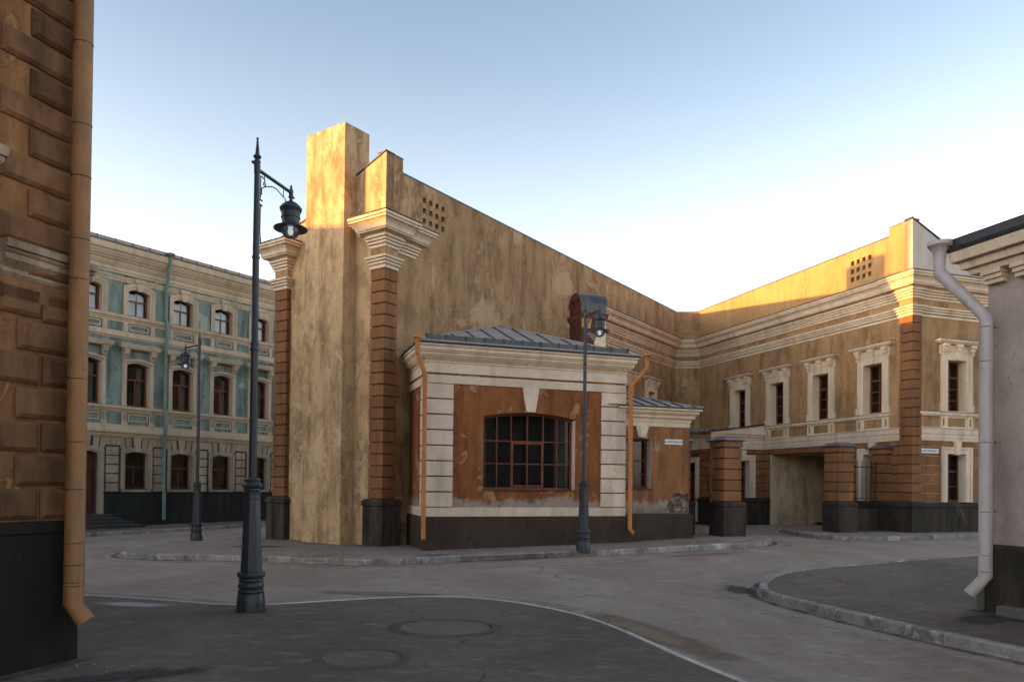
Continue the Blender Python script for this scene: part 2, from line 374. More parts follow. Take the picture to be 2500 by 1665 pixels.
def kerb_T(x, y):
    xs = [-60, -14, -8, -2, 1.6, 2.9, 4.7, 5.7, 12, 20, 60]; zs = [-.07, -.07, -.03, 0, .08, .12, .19, .20, .23, .25, .25]
    for i in range(len(xs)-1):
        if x <= xs[i+1]: break
    t = min(1, max(0, (x-xs[i])/(xs[i+1]-xs[i]))); z = zs[i]+(zs[i+1]-zs[i])*t
    u = min(1, max(0, (y-9)/7)); return z*u*u*(3-2*u)

MC = (-3.148, 18.112); MA = Fr(MC, 34.9, 1); MBF = Fr(MC, -55.1, -1)
RC = (11.935, 22.242); RB = Fr(RC, -18.8, -1); RA = Fr(RC, 71.2, 1)
AC = (-2.0, 17.178); AF = Fr(AC, 71.2, 1); AS = Fr(AC, -18.8, -1)
BLF = Fr((-13.502, 27.363), 34.9, 1)
LWF = Fr((-3.663, 6.299), 21.9, 1)
GWF = Fr((5.892, 9.317), -18.8, -1)

# ------------------------------------------------------------------ ground: road, pavements, kerb stones
def smooth_line(pts, k=2, closed=False):
    for _ in range(k):
        q = [] if closed else [pts[0]]
        rng = range(len(pts)) if closed else range(len(pts)-1)
        for i in rng:
            a, b = Vector(pts[i]), Vector(pts[(i+1) % len(pts)]); q += [tuple(a*.75+b*.25), tuple(a*.25+b*.75)]
        if not closed: q.append(pts[-1])
        pts = q
    return pts
def road():
    ax = [-900, -300, -120, -60]+[-40+i*1.0 for i in range(81)]+[60, 120, 300, 900]
    ay = [-300, -100, -40]+[-12+i*1.0 for i in range(63)]+[70, 120, 300, 900]
    vs = [(x, y, kerb_T(x, y)) for y in ay for x in ax]; n = len(ax)
    fs = [(j*n+i, j*n+i+1, (j+1)*n+i+1, (j+1)*n+i) for j in range(len(ay)-1) for i in range(n-1)]
    return MB().add(vs, fs).build('road', ROAD, recalc=False)
tag(road(), kind='structure')
def sheet(name, outline, h, mat, step=1.0, parent=None):
    bm = bmesh.new(); vs = [bm.verts.new((x, y, 0)) for x, y in outline]; es = [bm.edges.new((vs[i], vs[(i+1) % len(vs)])) for i in range(len(vs))]
    bmesh.ops.triangle_fill(bm, edges=es, use_beauty=True)
    x0, x1 = min(p[0] for p in outline), max(p[0] for p in outline); y0, y1 = min(p[1] for p in outline), max(p[1] for p in outline)
    for ax, a, b in ((0, x0, x1), (1, y0, y1)):
        q = math.ceil(a/step)*step
        while q < b:
            if -16 < q < 34:
                co = [0, 0, 0]; no = [0, 0, 0]; co[ax] = q; no[ax] = 1
                bmesh.ops.bisect_plane(bm, geom=bm.verts[:]+bm.edges[:]+bm.faces[:], plane_co=co, plane_no=no)
            q += step
    for v in bm.verts: v.co.z = kerb_T(v.co.x, v.co.y)+h
    bmesh.ops.recalc_face_normals(bm, faces=bm.faces[:])
    for f in bm.faces:
        if f.normal.z < 0: f.normal_flip()
    me = bpy.data.meshes.new(name); bm.to_mesh(me); bm.free(); me.materials.append(mat)
    o = bpy.data.objects.new(name, me); COL.objects.link(o); ORG[o.name] = Vector()
    if parent: o.parent = parent
    return o
def kerbs(parent, line, h=.12, w=.10, L=.9, mat=KERB, inside=1, jit=.004, gap=.006):
    """kerb stones one by one along the line; the line is the outer top edge, inside=+1 puts the pavement on its left"""
    P = [Vector((x, y, 0)) for x, y in line]; cum = [0]
    for i in range(len(P)-1): cum.append(cum[-1]+(P[i+1]-P[i]).length)
    def at(t):
        t = max(0, min(cum[-1]-1e-4, t)); i = max(k for k in range(len(cum)-1) if cum[k] <= t)
        return P[i].lerp(P[i+1], (t-cum[i])/(cum[i+1]-cum[i]))
    t = 0
    while t < cum[-1]-.1:
        l = L*random.uniform(.85, 1.1); e = min(t+l, cum[-1]); n = 4; pts = [at(t+gap+(e-t-2*gap)*i/n) for i in range(n+1)]
        dz = random.uniform(-jit, jit); do = random.uniform(-jit, jit); vs = []; m = 6
        for i, p in enumerate(pts):
            d = (pts[min(i+1, n)]-pts[max(0, i-1)]).normalized(); nn = Vector((-d.y, d.x, 0))*inside; z = kerb_T(p.x, p.y)+dz
            for o_, zz in ((0, -.15), (0, h-.018), (.018, h), (w-.012, h+.001), (w, h-.01), (w, -.15)): vs.append(p+nn*(o_+do)+Vector((0, 0, z+zz)))
        fs = [tuple(range(m)), tuple(range(n*m, n*m+m))]+[(i*m+j, i*m+(j+1) % m, (i+1)*m+(j+1) % m, (i+1)*m+j) for i in range(n) for j in range(m)]
        MB().add(vs, fs).build('kerb_stone', mat, parent); t = e
def inset(line, w, inside=1):
    q = []
    for i, p in enumerate(line):
        a = Vector(line[max(0, i-1)]); b = Vector(line[min(len(line)-1, i+1)]); d = (b-a).normalized(); q.append((p[0]-d.y*w*inside, p[1]+d.x*w*inside))
    return q

# near pavement (camera and lamp stand on it)
near = [(-9, 10.9), (-5.67, 9.92), (-5.05, 9.74), (-3.95, 9.38)]
near = smooth_line([(-14, 12.3), (-9, 10.9), (-5.67, 9.92), (-4.6, 9.6), (-3.62, 9.26)], 1)+smooth_line([(-3.35, 9.22), (-2.95, 9.28), (-2.45, 9.55), (-1.87, 9.84), (-1.4, 10.0), (-1.0, 10.08), (-.6, 10.04), (-.28, 9.9), (.07, 9.66), (.43, 9.3), (.75, 8.88), (1.0, 8.4), (1.2, 7.85), (1.4, 7.15), (1.62, 6.4), (1.86, 5.74), (2.1, 4.9), (2.4, 3.4), (2.7, 1), (2.8, -6)], 1)
o = sheet('pavement', inset(near, .065, -1)+[(-14, -6)], .112, PAVE); tag(o, kind='structure')
kerbs(o, near, inside=-1, mat=KERBW, w=.062, L=1.0, jit=.003)
# right pavement
rl = [(22, 20.6), (14.2, 17.15), (9.52, 15.11), (8.1, 14.46), (6.73, 13.79), (5.8, 13.33), (5.11, 12.94), (4.7, 12.7), (4.38, 12.4), (4.1, 12.0), (3.9, 11.66), (3.74, 11.3), (3.66, 10.95), (3.66, 10.62), (3.74, 10.25), (3.86, 9.86), (4.1, 9.1), (4.35, 8.3), (4.6, 7.6), (4.88, 6.95), (5.5, 5.4), (6.4, 3), (7.2, 0), (7.8, -6)]
rl = smooth_line(rl, 1)
o = sheet('pavement', inset(rl, .09, 1)+[(22, -6)], .112, PAVE); tag(o, kind='structure')
kerbs(o, rl, inside=1, mat=KERB, w=.12, L=1.15, jit=.003)
# middle island under the hall and its annex
ml = [(-6.6, 23.4), (-7.27, 21.99), (-7.73, 21.1), (-8.2, 20.3), (-8.62, 19.5), (-8.9, 18.6), (-9.0, 17.7), (-8.9, 16.9), (-8.5, 16.2), (-7.9, 15.85), (-7.2, 15.72), (-6.2, 15.66), (-5.2, 15.52), (-4.2, 15.18), (-3.2, 14.86), (-2.6, 14.82), (-2.1, 15.1), (-.86, 15.75), (.62, 16.3), (2.3, 16.62), (3.2, 16.8), (4.2, 17.1), (4.8, 17.3), (5.7, 17.8), (6.35, 18.5), (6.75, 19.3), (6.9, 20.1), (6.75, 20.9), (6.3, 21.8), (5.9, 23), (5.9, 25), (6.4, 28), (7.0, 30)]
ml = smooth_line(ml, 1)
isl = sheet('pavement', inset(ml, .1, 1)+[(4.0, 30), (-3, 30)], .113, PAVE2); tag(isl, kind='structure')
kerbs(isl, ml, inside=1, w=.13, L=.62, jit=.007)
# right island under the yard building
ql = [(11.6, 26.6), (10.2, 26.3), (9.35, 25.4), (8.85, 24.4), (8.6, 23.2), (8.6, 22.0), (8.75, 21.1), (9.1, 20.4), (9.55, 20.2), (10.1, 20.3), (11.0, 20.72), (12.2, 21.26), (14.4, 22.2), (19, 24.2), (26, 27.2)]
ql = smooth_line(ql, 1)
o = sheet('pavement', inset(ql, .1, 1)+[(26, 32), (12, 32)], .113, PAVE2); tag(o, kind='structure')
kerbs(o, ql, inside=1, w=.13, L=.62, jit=.006)
# yard pavement beside the porch
yl = [(7.2, 30.6), (7.75, 31.6), (8.2, 32.0)]
yl = [(6.6, 30.4), (7.6, 29.9), (8.3, 29.3), (9.4, 28.9), (10.2, 28.4)]
# far pavement in front of the blue house
bl = smooth_line([(-22, 6.5), (-16, 17.2), (-12.75, 22.6), (-11.64, 24.72), (-10.12, 27.66), (-5, 37)], 1)
o = sheet('pavement', inset(bl, .1, 1)+[(-12, 41), (-33, 12)], .112, PAVE); tag(o, kind='structure')
kerbs(o, bl[1:], inside=1, w=.13, L=.8, jit=.006)

def blob(name, c, rx, ry, mat, h, n=28, rings=5, rough=.15, rot=0, kind='stuff'):
    """soft-edged patch of dirt or sand lying on the ground"""
    vs = [(c[0], c[1])]; at = [1.]
    for r in range(1, rings+1):
        for j in range(n):
            a = 2*math.pi*j/n; k = r/rings*(1+rough*noise.noise(Vector((math.cos(a)*2, math.sin(a)*2, c[0]))))
            x, y = rx*k*math.cos(a), ry*k*math.sin(a); vs.append((c[0]+x*math.cos(rot)-y*math.sin(rot), c[1]+x*math.sin(rot)+y*math.cos(rot))); at.append(1-r/rings)
    fs = [(0, 1+j, 1+(j+1) % n) for j in range(n)]
    for r in range(rings-1):
        for j in range(n): a = 1+r*n+j; b = 1+r*n+(j+1) % n; fs.append((a, b, b+n, a+n))
    me = bpy.data.meshes.new(name); me.from_pydata([(x, y, kerb_T(x, y)+h) for x, y in vs], [], fs)
    t = me.attributes.new('edge', 'FLOAT', 'POINT'); t.data.foreach_set('value', at); me.materials.append(mat)
    o = bpy.data.objects.new(name, me); COL.objects.link(o); return tag(o, kind=kind)
blob('sand_streak', (-2.0, 11.0), 1.6, .32, SAND, .004, rot=R(-8)); blob('sand_streak', (1.55, 8.2), 2.3, .42, SAND, .004, rot=R(-68))
blob('dust_streak', (1.2, 14.9), 3.2, .28, DUST, .0045, rot=R(16)); blob('dust_streak', (-4.6, 9.1), .9, .30, DUST, .117, rot=R(-12))
blob('dust_streak', (.2, 15.95), 2.6, .22, DUST, .118, rot=R(18)); blob('dust_streak', (5.2, 24.6), 1.3, .6, DUST, .005)
blob('dust_streak', (5.6, 18.6), 1.0, .5, DUST, .118, rot=R(30)); blob('dust_streak', (8.2, 12.2), 1.4, .16, DUST, .117, rot=R(4))
blob('dirt_streak', (-2.95, 5.75), 1.3, .35, DAMP, .117, rot=R(28)); blob('dirt_streak', (5.5, 8.7), .9, .5, DAMP, .117, rot=R(40))
blob('dirt_streak', (-3.0, 8.72), .35, .28, DAMP, .117); blob('dirt_streak', (3.5, 11.5), .5, .9, DAMP, .005); blob('dirt_streak', (6.1, 7.6), 1.3, .5, DAMP, .117, rot=R(20))
blob('dirt_streak', (-1.6, 15.9), 1.0, .22, DAMP, .119, rot=R(10)); blob('dirt_streak', (-6.0, 17.9), 1.4, .5, DAMP, .118)
blob('sand_streak', (4.2, 16.2), 1.6, .25, SAND, .005, rot=R(20))
def strip(name, line, w, mat, h, shift=0., inside=1):
    q = inset(line, shift, inside) if shift else line; n = len(q); vs = []; at = []
    for i, p in enumerate(q):
        a = Vector(q[max(0, i-1)]); b = Vector(q[min(n-1, i+1)]); d = (b-a).normalized()
        for k in (-1, -.4, .4, 1): x, y = p[0]-d.y*w*k, p[1]+d.x*w*k; vs.append((x, y, kerb_T(x, y)+h)); at.append(0. if abs(k) == 1 else 1.)
    fs = [(i*4+j, i*4+j+1, i*4+j+5, i*4+j+4) for i in range(n-1) for j in range(3)]
    me = bpy.data.meshes.new(name); me.from_pydata(vs, [], fs); t = me.attributes.new('edge', 'FLOAT', 'POINT'); t.data.foreach_set('value', at)
    me.materials.append(mat); o = bpy.data.objects.new(name, me); COL.objects.link(o); return tag(o, kind='stuff')
strip('gutter_dirt', ml, .12, DAMP2, .004, -.10); strip('gutter_dust', ml, .30, DUST2, .0025, -.42); strip('gutter_dirt', rl, .13, DAMP2, .004, -.10); strip('gutter_dirt', ql, .12, DAMP2, .004, -.10)
strip('gutter_dust', rl, .35, DUST2, .0025, -.55); strip('gutter_dust', near, .5, SAND2, .0025, -.55, -1); strip('gutter_dust', ql, .3, DUST2, .0025, -.5)
gl = lambda fr, pts: [tuple(fr.p(*p).xy) for p in pts]
strip('wall_foot_dirt', gl(AF, [(-.1, .14), (1.5, .14), (3, .14), (4.4, .14), (5.3, .14), (7.2, .14)]), .12, DAMP2, .118)
strip('wall_foot_dirt', gl(MBF, [(-.1, .12), (.7, .12), (1.2, .3), (2.8, .3), (3.6, .12), (4.5, .12)]), .14, DAMP2, .118)
strip('wall_foot_dirt', gl(LWF, [(-4, .12), (-2, .12), (-.9, .12), (.1, .1)]), .16, DAMP2, .118)
strip('wall_foot_dirt', gl(GWF, [(.1, .12), (-.2, .12), (-.6, .25), (-1.5, .3), (-3, .3)]), .18, DAMP2, .118)
strip('pavement_dust', gl(AF, [(-3, .75), (-1, .8), (1, .62), (3, .55), (5, .6), (7.5, .8)]), .3, DUST2, .1145)
def manhole(c, rx, ry, label):
    n = 36; t = thing('manhole_patch', label, 'manhole', (*c, .112), 'round manhole patches in the near pavement')
    f = lambda k, j, s_: (c[0]+rx*k*math.cos(2*math.pi*j/n)*(1+.03*noise.noise(Vector((j*.4, s_, c[0])))), c[1]+ry*k*math.sin(2*math.pi*j/n)*(1+.05*noise.noise(Vector((j*.5, s_, c[1])))))
    MB().add([(*c, .119)]+[(*f(.94, j, 0), .117) for j in range(n)], [(0, 1+j, 1+(j+1) % n) for j in range(n)]).build('patch', MANH, t)
    vs = []
    for k, z in ((.955, .114), (1.0, .126), (1.10, .119), (1.22, .113)): vs += [(*f(k, j, k), z+.004*noise.noise(Vector((j*.9, k*3, 2)))) for j in range(n)]
    MB().add(vs, [(r*n+j, r*n+(j+1) % n, (r+1)*n+(j+1) % n, (r+1)*n+j) for r in range(3) for j in range(n)]).build('rim', RIM, t)
MANH = asphalt('patch_asphalt', (.175, .128, .10), (.22, .168, .135), (.38, .31, .25), 41)
RIM = asphalt('rim_asphalt', (.105, .076, .06), (.145, .11, .088), (.26, .21, .17), 47)
manhole((-.69, 7.84), .50, .44, 'larger round asphalt manhole patch, nearer the pavement edge'); manhole((-1.27, 6.41), .34, .33, 'smaller round asphalt manhole patch, nearer the bottom of the picture')

def pebbles(name, c, rx, ry, n, z, r=(.004, .014), mat=None):
    mb = MB()
    for _ in range(n):
        a = random.uniform(0, 6.28); k = random.random()**.7; x = c[0]+rx*k*math.cos(a); y = c[1]+ry*k*math.sin(a); q = random.uniform(*r); zz = kerb_T(x, y)+z
        mb.add([(x+q*random.uniform(.7, 1.2), y, zz), (x, y+q, zz), (x-q, y+q*.2, zz), (x, y-q*.8, zz), (x+q*.1, y, zz+q*.8)], [(0, 1, 4), (1, 2, 4), (2, 3, 4), (3, 0, 4)])
    return tag(mb.build(name, mat or KERBW), kind='stuff')
GRIT = plaster('grit', (.13, .11, .095), (.3, .28, .25), (.05, .04, .035), off=95)
pebbles('gravel', (-3.1, 5.9), .55, .3, 120, .113, mat=GRIT); pebbles('gravel', (-1, 7.6), 3.6, 2.6, 60, .113, (.003, .008), GRIT); pebbles('gravel', (5.9, 8.3), .9, .7, 60, .113, (.004, .012), GRIT)
pebbles('gravel', (2, 11), 6, 3.5, 110, .001, (.005, .016)); pebbles('gravel', (3, 16.6), 7, .9, 70, .12, (.006, .018))

# ------------------------------------------------------------------ mouldings
CORN = [(-.02, 7.44), (.03, 7.46), (.03, 7.515), (.005, 7.518), (.005, 7.538), (.065, 7.54), (.065, 7.59), (.035, 7.593), (.035, 7.613), (.095, 7.615), (.095, 7.66), (.065, 7.663), (.065, 7.683), (.125, 7.685), (.125, 7.735), (.09, 7.738), (.09, 7.79), (.25, 7.80), (.25, 7.825), (.235, 7.828), (.235, 7.84), (.27, 7.842), (.275, 7.88), (.29, 7.93), (.33, 7.98), (.37, 8.01), (.345, 8.013), (.345, 8.03), (.395, 8.032), (.395, 8.075), (.375, 8.078), (.375, 8.094), (.42, 8.096), (.42, 8.16), (-.02, 8.17)]
BAND = [(-.02, 6.93), (.02, 6.935), (.02, 7.01), (-.0, 7.013), (-.0, 7.033), (.055, 7.035), (.055, 7.085), (.03, 7.088), (.03, 7.108), (.085, 7.11), (.085, 7.155), (.06, 7.158), (.06, 7.175), (.115, 7.177), (.115, 7.235), (-.02, 7.25)]
FLSH = [(-.02, 8.172), (.44, 8.162), (.44, 8.185), (-.02, 8.24)]
def grooved(prof, d=.02, h=.016):          # a shadow groove under every projecting step
    q = [prof[0]]
    for a, b in zip(prof, prof[1:]):
        if b[0]-a[0] > .012 and b[1]-a[1] < .012 and a[1] > prof[0][1]+.01: q += [(a[0]-d, a[1]+.002), (a[0]-d, a[1]+h)]+([(b[0], b[1]+h+.002)] if True else []); continue
        q.append(b)
    return q
def grow(prof): return [(z, o) for o, z in prof]
def xy(fr, s, o, dz=0): q = fr.p(s, o); return (q.x, q.y, dz)
def sweep(path, prof, side): m = MB(); m.side = side; return m.sweep(path, prof)
def holes_grid(s0, z0, ds, dz, nc, nr, w, h): return [[(s0+i*ds, z0+j*dz), (s0+i*ds+w, z0+j*dz), (s0+i*ds+w, z0+j*dz+h), (s0+i*ds, z0+j*dz+h)] for i in range(nc) for j in range(nr)]

def drainpipe(parent, pts, r, mat, z_join=(), head=None, shoe=None, wall_n=None, name='drainpipe', brk=.09):
    """pipe along pts; head = flared funnel at the top; z_join = heights of the bands with their wall hooks"""
    m = MB().tube(pts, r, 16, cap=False); o = m.build(name, mat, parent, smooth=True)
    if head:
        c, hr = head; MB().lathe(c, [(r*1.05, -.16), (r*1.08, -.08), (hr*.93, .0), (hr, .005), (hr, .055), (hr*.97, .056), (hr*.93, .05), (r, -.07)], 18).build('funnel', mat, o, smooth=True)
    x, y = pts[-2][0], pts[-2][1]
    for z, hook in z_join:
        MB().lathe((x, y, z-.006), [(r*.9, 0), (r*1.02, .0), (r*1.02, .006), (r*.9, .006)], 16).build('joint_shadow_line', IRON, o, smooth=True)  # thin black ring stands in for the shadow gap under each band
        q = MB().lathe((x, y, z), [(r*.9, 0), (r*1.05, .0), (r*1.07, .006), (r*1.05, .012), (r*.9, .012)], 16)
        q.build('pipe_band', mat, o, smooth=True)
        if hook and wall_n is not None:
            a = Vector((x, y, z+.006))-wall_n*r*.8; cr = wall_n.cross(Vector((0, 0, 1))); q = MB().tube([a, a-wall_n*brk], .005, 6)
            q.tube([Vector((x, y, z+.006))+cr*r, Vector((x, y, z+.006))+cr*(r+.025)], .005, 6); q.build('pipe_hook', IRON, o, smooth=True)
    if shoe: MB().tube([pts[-1], Vector(pts[-1])+(Vector(pts[-1])-Vector(pts[-2])).normalized()*.01], [r*1.05, r*1.05], 16, cap=False).build('outlet_rim', mat, o, smooth=True)
    return o

# ------------------------------------------------------------------ the hall (tall ochre building in the middle)
hall = thing('hall_building', 'tall ochre hall with square chimney, banded corner pilasters and long plain side wall', 'building', (*MC, .1))
def roofline(parts): pass
top = 9.52
vents = holes_grid(1.57, 8.49, .25, .27, 4, 3, .125, .14)
wwin = [(c_-.31, c_+.31) for c_ in (13.62, 15.93)]
MB().plate(MA, [(.206, -.3), (18.55, -.3), (18.55, top), (.80, top), (.80, 9.88), (.206, 9.88)], vents+[arch(a-.01, b+.01, 4.02, 5.63, 0) for a, b in wwin], -.5, -.2, back=True, hd=.28).build('side_wall', OCH, hall)
g = [(.2, -.3), (4.25, -.3), (4.25, 8.40), (3.3, 8.70), (.95, 9.60), (.2, 9.88)]
MB().plate(MBF, g, [], -.48, -.2, back=True).build('gable_wall', GAB, hall)
for a in range(4):
    for z in range(3): pass
m = MB(); m.box(MA, .19, .81, -.505, -.188, 9.88, 9.90); m.build('parapet_cap', FLASH, hall)
MB().box(MA, .80, 18.6, -.52, -.185, top, top+.03).build('parapet_flashing', BFLASH, hall)
for (a, za), (b, zb) in (((.19, 9.885), (.95, 9.605)), ((.95, 9.605), (3.3, 8.705)), ((3.3, 8.72), (4.3, 8.41))):
    MB().plate(MBF, [(a, za), (b, zb), (b, zb+.03), (a, za+.03)], [], -.5, -.17, back=True).build('gable_flashing', FLASH, hall)
# roof falling to the left, rear walls
A_, B_ = MA.p(.5, -.5), MA.p(18.4, -.5); C_, D_ = MA.p(18.4, -4.25), MA.p(.5, -4.25)
MB().add([A_+Vector((0, 0, 9.3)), B_+Vector((0, 0, 9.3)), C_+Vector((0, 0, 8.1)), D_+Vector((0, 0, 8.1))], [(0, 1, 2, 3)]).build('roof', FLASH, hall)
MB().box(MA, .4, 18.4, -4.25, -4.0, -.2, 8.3).build('rear_wall', GAB, hall)
MB().box(MA, .9, 18.3, -3.9, -.95, -.2, 8.0).build('interior', DARK, hall)
MB().box(MA, 1.45, 2.6, -.62, -.49, 8.4, 9.2).build('vent_backing', DARK, hall)
# the tall chimney on the gable
MB().rings(MA, -.21, .63, -2.70, -1.25, [(-.3, 0), (10.70, 0), (10.715, .004), (10.73, 0)]).build('chimney', GAB, hall)
# corner pilasters
def pilaster(s1, oa, ob, pla, plb, ps1, zq0=1.255, zq1=6.93, dz=.2856, w0=.06, lab=None):
    mm = MB().rings(MA, .0, ps1, plb, pla, [(-.3, .0), (1.06, 0), (1.075, -.012), (1.09, .012), (1.10, .03), (1.20, .03), (1.25, -.03), (1.255, -.06)])
    mm.build('pilaster_plinth', PLG, hall)
    z = zq1-dz; n = 0
    MB().rings(MA, w0+.035, s1-.035, ob+.035, oa-.035, [(1.2, 0), (7.6, 0)]).build('pilaster_core', DARKJ, hall)
    zs = zq1
    while zs > zq0+.05:
        zl = max(zq0, zs-dz); MB().rings(MA, w0, s1, ob, oa, [(zl+.015, -.012), (zl+.024, 0), (zs-.022, 0), (zs-.012, -.012)]).build('quoin_block', QUO, hall); zs -= dz
    MB().rings(MA, w0, s1, ob, oa, grow([(o_, z_) for o_, z_ in BAND])).build('capital_band', TRIM, hall)
    MB().rings(MA, w0, s1, ob, oa, [(7.2, 0), (7.5, 0)]).build('frieze', OCH, hall)
    MB().rings(MA, w0, s1, ob, oa, grow(CORN)).build('cornice', TRIM, hall)
    MB().rings(MA, w0, s1, ob, oa, [(8.165, .43), (8.185, .44), (8.25, .05)]).build('cornice_flashing', FLASH, hall)
DARKJ = plaster('brown_joint', (.11, .055, .024), (.15, .08, .04), (.06, .03, .015), rnd=0)
pilaster(.50, -.06, -.55, 0, -.68, .66)
pilaster(.50, -3.76, -4.28, -3.70, -4.45, .60)
sweep([xy(MA, .3, -.2), xy(MA, 1.28, -.2), xy(MA, 1.28, -.6)], CORN, 1).build('side_cornice_end', TRIM, hall)
sweep([xy(MA, .3, -.2), xy(MA, 1.28, -.2), xy(MA, 1.28, -.6)], FLSH, 1).build('side_cornice_flashing', FLASH, hall)
sweep([xy(MBF, .3, -.2), xy(MBF, .66, -.2), xy(MBF, .66, -.6)], CORN, -1).build('gable_cornice_end', TRIM, hall)
sweep([xy(MBF, .3, -.2), xy(MBF, .66, -.2), xy(MBF, .66, -.6)], FLSH, -1).build('gable_cornice_flashing', FLASH, hall)

# ------------------------------------------------------------------ windows with bracketed heads (hall side wall and yard building)
GREYC = paint('grey_curtain', (.26, .25, .23), .9, var=.35, sc_=9)
def upper_window(parent, fr, c_, w=.76, z0=4.03, z1=5.62, wo=-.13, mat=TRIM, wd=.24, proto=[None]):
    a, b = c_-w/2, c_+w/2
    m = MB(); m.plate(fr, [(a-.26, z0), (b+.26, z0), (b+.26, 6.06), (a-.26, 6.06)], [[(a, z0+.02), (b, z0+.02), (b, z1), (a, z1)]], wo-.02, wo+.05, hd=.29)
    s = m.build('window_surround', mat, parent)
    for x0, x1 in ((a-.31, a-.10), (b+.10, b+.31)):          # ears, top and bottom
        MB().box(fr, x0, x1, wo, wo+.064, 5.78, 6.07).build('surround_ear', mat, s); MB().box(fr, x0, x1, wo, wo+.062, z0, z0+.22).build('surround_foot', mat, s)
    for x in (a-.17, c_, b+.17):
        MB().box(fr, x-.085, x+.085, wo, wo+.15, 5.90, 6.0).box(fr, x-.10, x+.10, wo, wo+.19, 6.0, 6.09).box(fr, x-.07, x+.07, wo, wo+.11, 5.84, 5.90).build('bracket', mat, s)
    MB().add([fr.p(c_-.075, wo+.04, z1), fr.p(c_+.075, wo+.04, z1), fr.p(c_+.11, wo+.04, 5.9), fr.p(c_-.11, wo+.04, 5.9), fr.p(c_-.075, wo+.10, z1), fr.p(c_+.075, wo+.10, z1), fr.p(c_+.11, wo+.12, 5.9), fr.p(c_-.11, wo+.12, 5.9)],
             [(0, 1, 2, 3), (4, 5, 6, 7), (0, 1, 5, 4), (1, 2, 6, 5), (2, 3, 7, 6), (3, 0, 4, 7)]).build('keystone', mat, s)
    MB().box(fr, a-.02, b+.02, wo, wo+.07, 5.86, 5.885).build('lintel_moulding', mat, s)
    MB().rings(fr, a-.33, b+.33, wo-.02, wo+.05, [(6.085, .05), (6.12, .10), (6.14, .13), (6.16, .135), (6.17, .16), (6.22, .165)]).build('pediment', mat, parent)
    MB().rings(fr, a-.33, b+.33, wo-.02, wo+.05, [(6.222, .175), (6.235, .175), (6.27, .02)]).build('pediment_flashing', FLASH, parent)
    MB().box(fr, a+.03, b-.03, wo-wd-.2, wo-wd-.19, z0+.05, z1).build('curtain', GREYC, s)
    wn_ = window(parent, fr, a, b, z0+.03, z1, wo-wd, grids=[([a+.05, c_, b-.05], [z0+.08, z0+.39, z0+.74, z0+1.10, z1-.05])], bar=.028, thick=(c_, z0+1.10))
    return wn_
def side_reveal_fill(): pass
for a, b in wwin: upper_window(hall, MA, (a+b)/2, w=.62, z1=5.62, wo=-.2)

# ------------------------------------------------------------------ the yard building (right, two storeys, attic wall in the sun)
yard = thing('yard_building', 'two-storey ochre building with rusticated orange corner, white cornice and sunlit attic wall on the right', 'building', (*RC, .3))
UC = [1.62, 3.95, 6.27, 8.58]
uph = [arch(c_-.39, c_+.39, 4.02, 5.63, 0) for c_ in UC]
gfw = arch(1.22, 2.0, 1.25, 2.75, 0)
# upper wall, attic wall and ground floor wall of the long front
MB().plate(RB, [(.3, 3.1), (11.7, 3.1), (11.7, 8.2), (.3, 8.2)], uph, -.45, -.13, hd=.30).build('front_wall', OCH2, yard)
rv = holes_grid(1.73, 8.50, .245, .27, 4, 3, .14, .15)
MB().plate(RB, [(.136, 8.0), (11.75, 8.0), (11.75, 9.52), (1.03, 9.52), (1.03, 9.80), (.136, 9.80)], rv, -.4, -.13, back=True, hd=.26).build('attic_wall', PAR, yard)
MB().box(RB, 1.6, 2.8, -.5, -.401, 8.4, 9.3).build('vent_backing', DARK, yard)
MB().box(RB, 1.03, 11.7, -.42, -.11, 9.52, 9.545).build('attic_flashing', FLASH, yard); MB().box(RB, .12, 1.035, -.41, -.118, 9.80, 9.82).build('attic_cap', FLASH, yard)
MB().plate(RA, [(.13, 8.0), (6.5, 8.0), (6.5, 8.25), (3.9, 8.25), (1.25, 9.24), (.13, 9.80)], [], -.4, -.13, back=True).build('attic_side_wall', GREYP, yard)
MB().plate(RA, [(.10, 9.83), (1.25, 9.26), (3.95, 8.27), (3.95, 8.30), (1.25, 9.30), (.10, 9.86)], [], -.42, -.10, back=True).build('attic_side_flashing', FLASH, yard)
MB().plate(RA, [(.3, -.3), (6.5, -.3), (6.5, 8.1), (.3, 8.1)], [arch(1.49, 2.27, 4.02, 5.63, 0), arch(1.49, 2.27, 1.25, 2.75, 0)], -.45, -.13, hd=.30).build('side_wall', OCH2, yard)
MB().plate(RB, [(.3, -.3), (3.35, -.3), (3.35, 2.91), (6.66, 2.91), (6.66, -.3), (11.7, -.3), (11.7, 3.1), (.3, 3.1)], [gfw], -.45, -.16, hd=.30).build('ground_floor_wall', DARKJ, yard)
MB().box(RB, .6, 3.2, -6, -.8, -.2, 8.0).box(RB, 6.9, 11.6, -6, -.8, -.2, 8.0).box(RB, 3.2, 6.9, -6, -.8, 3.2, 8.0).build('interior', DARK, yard)
MB().box(RA, 6.4, 6.6, -6.5, -.2, -.2, 8.2).build('rear_wall', OCH2, yard)
MB().box(RB, .2, 11.7, -6.5, -.45, 8.0, 8.03).build('roof', FLASH, yard)
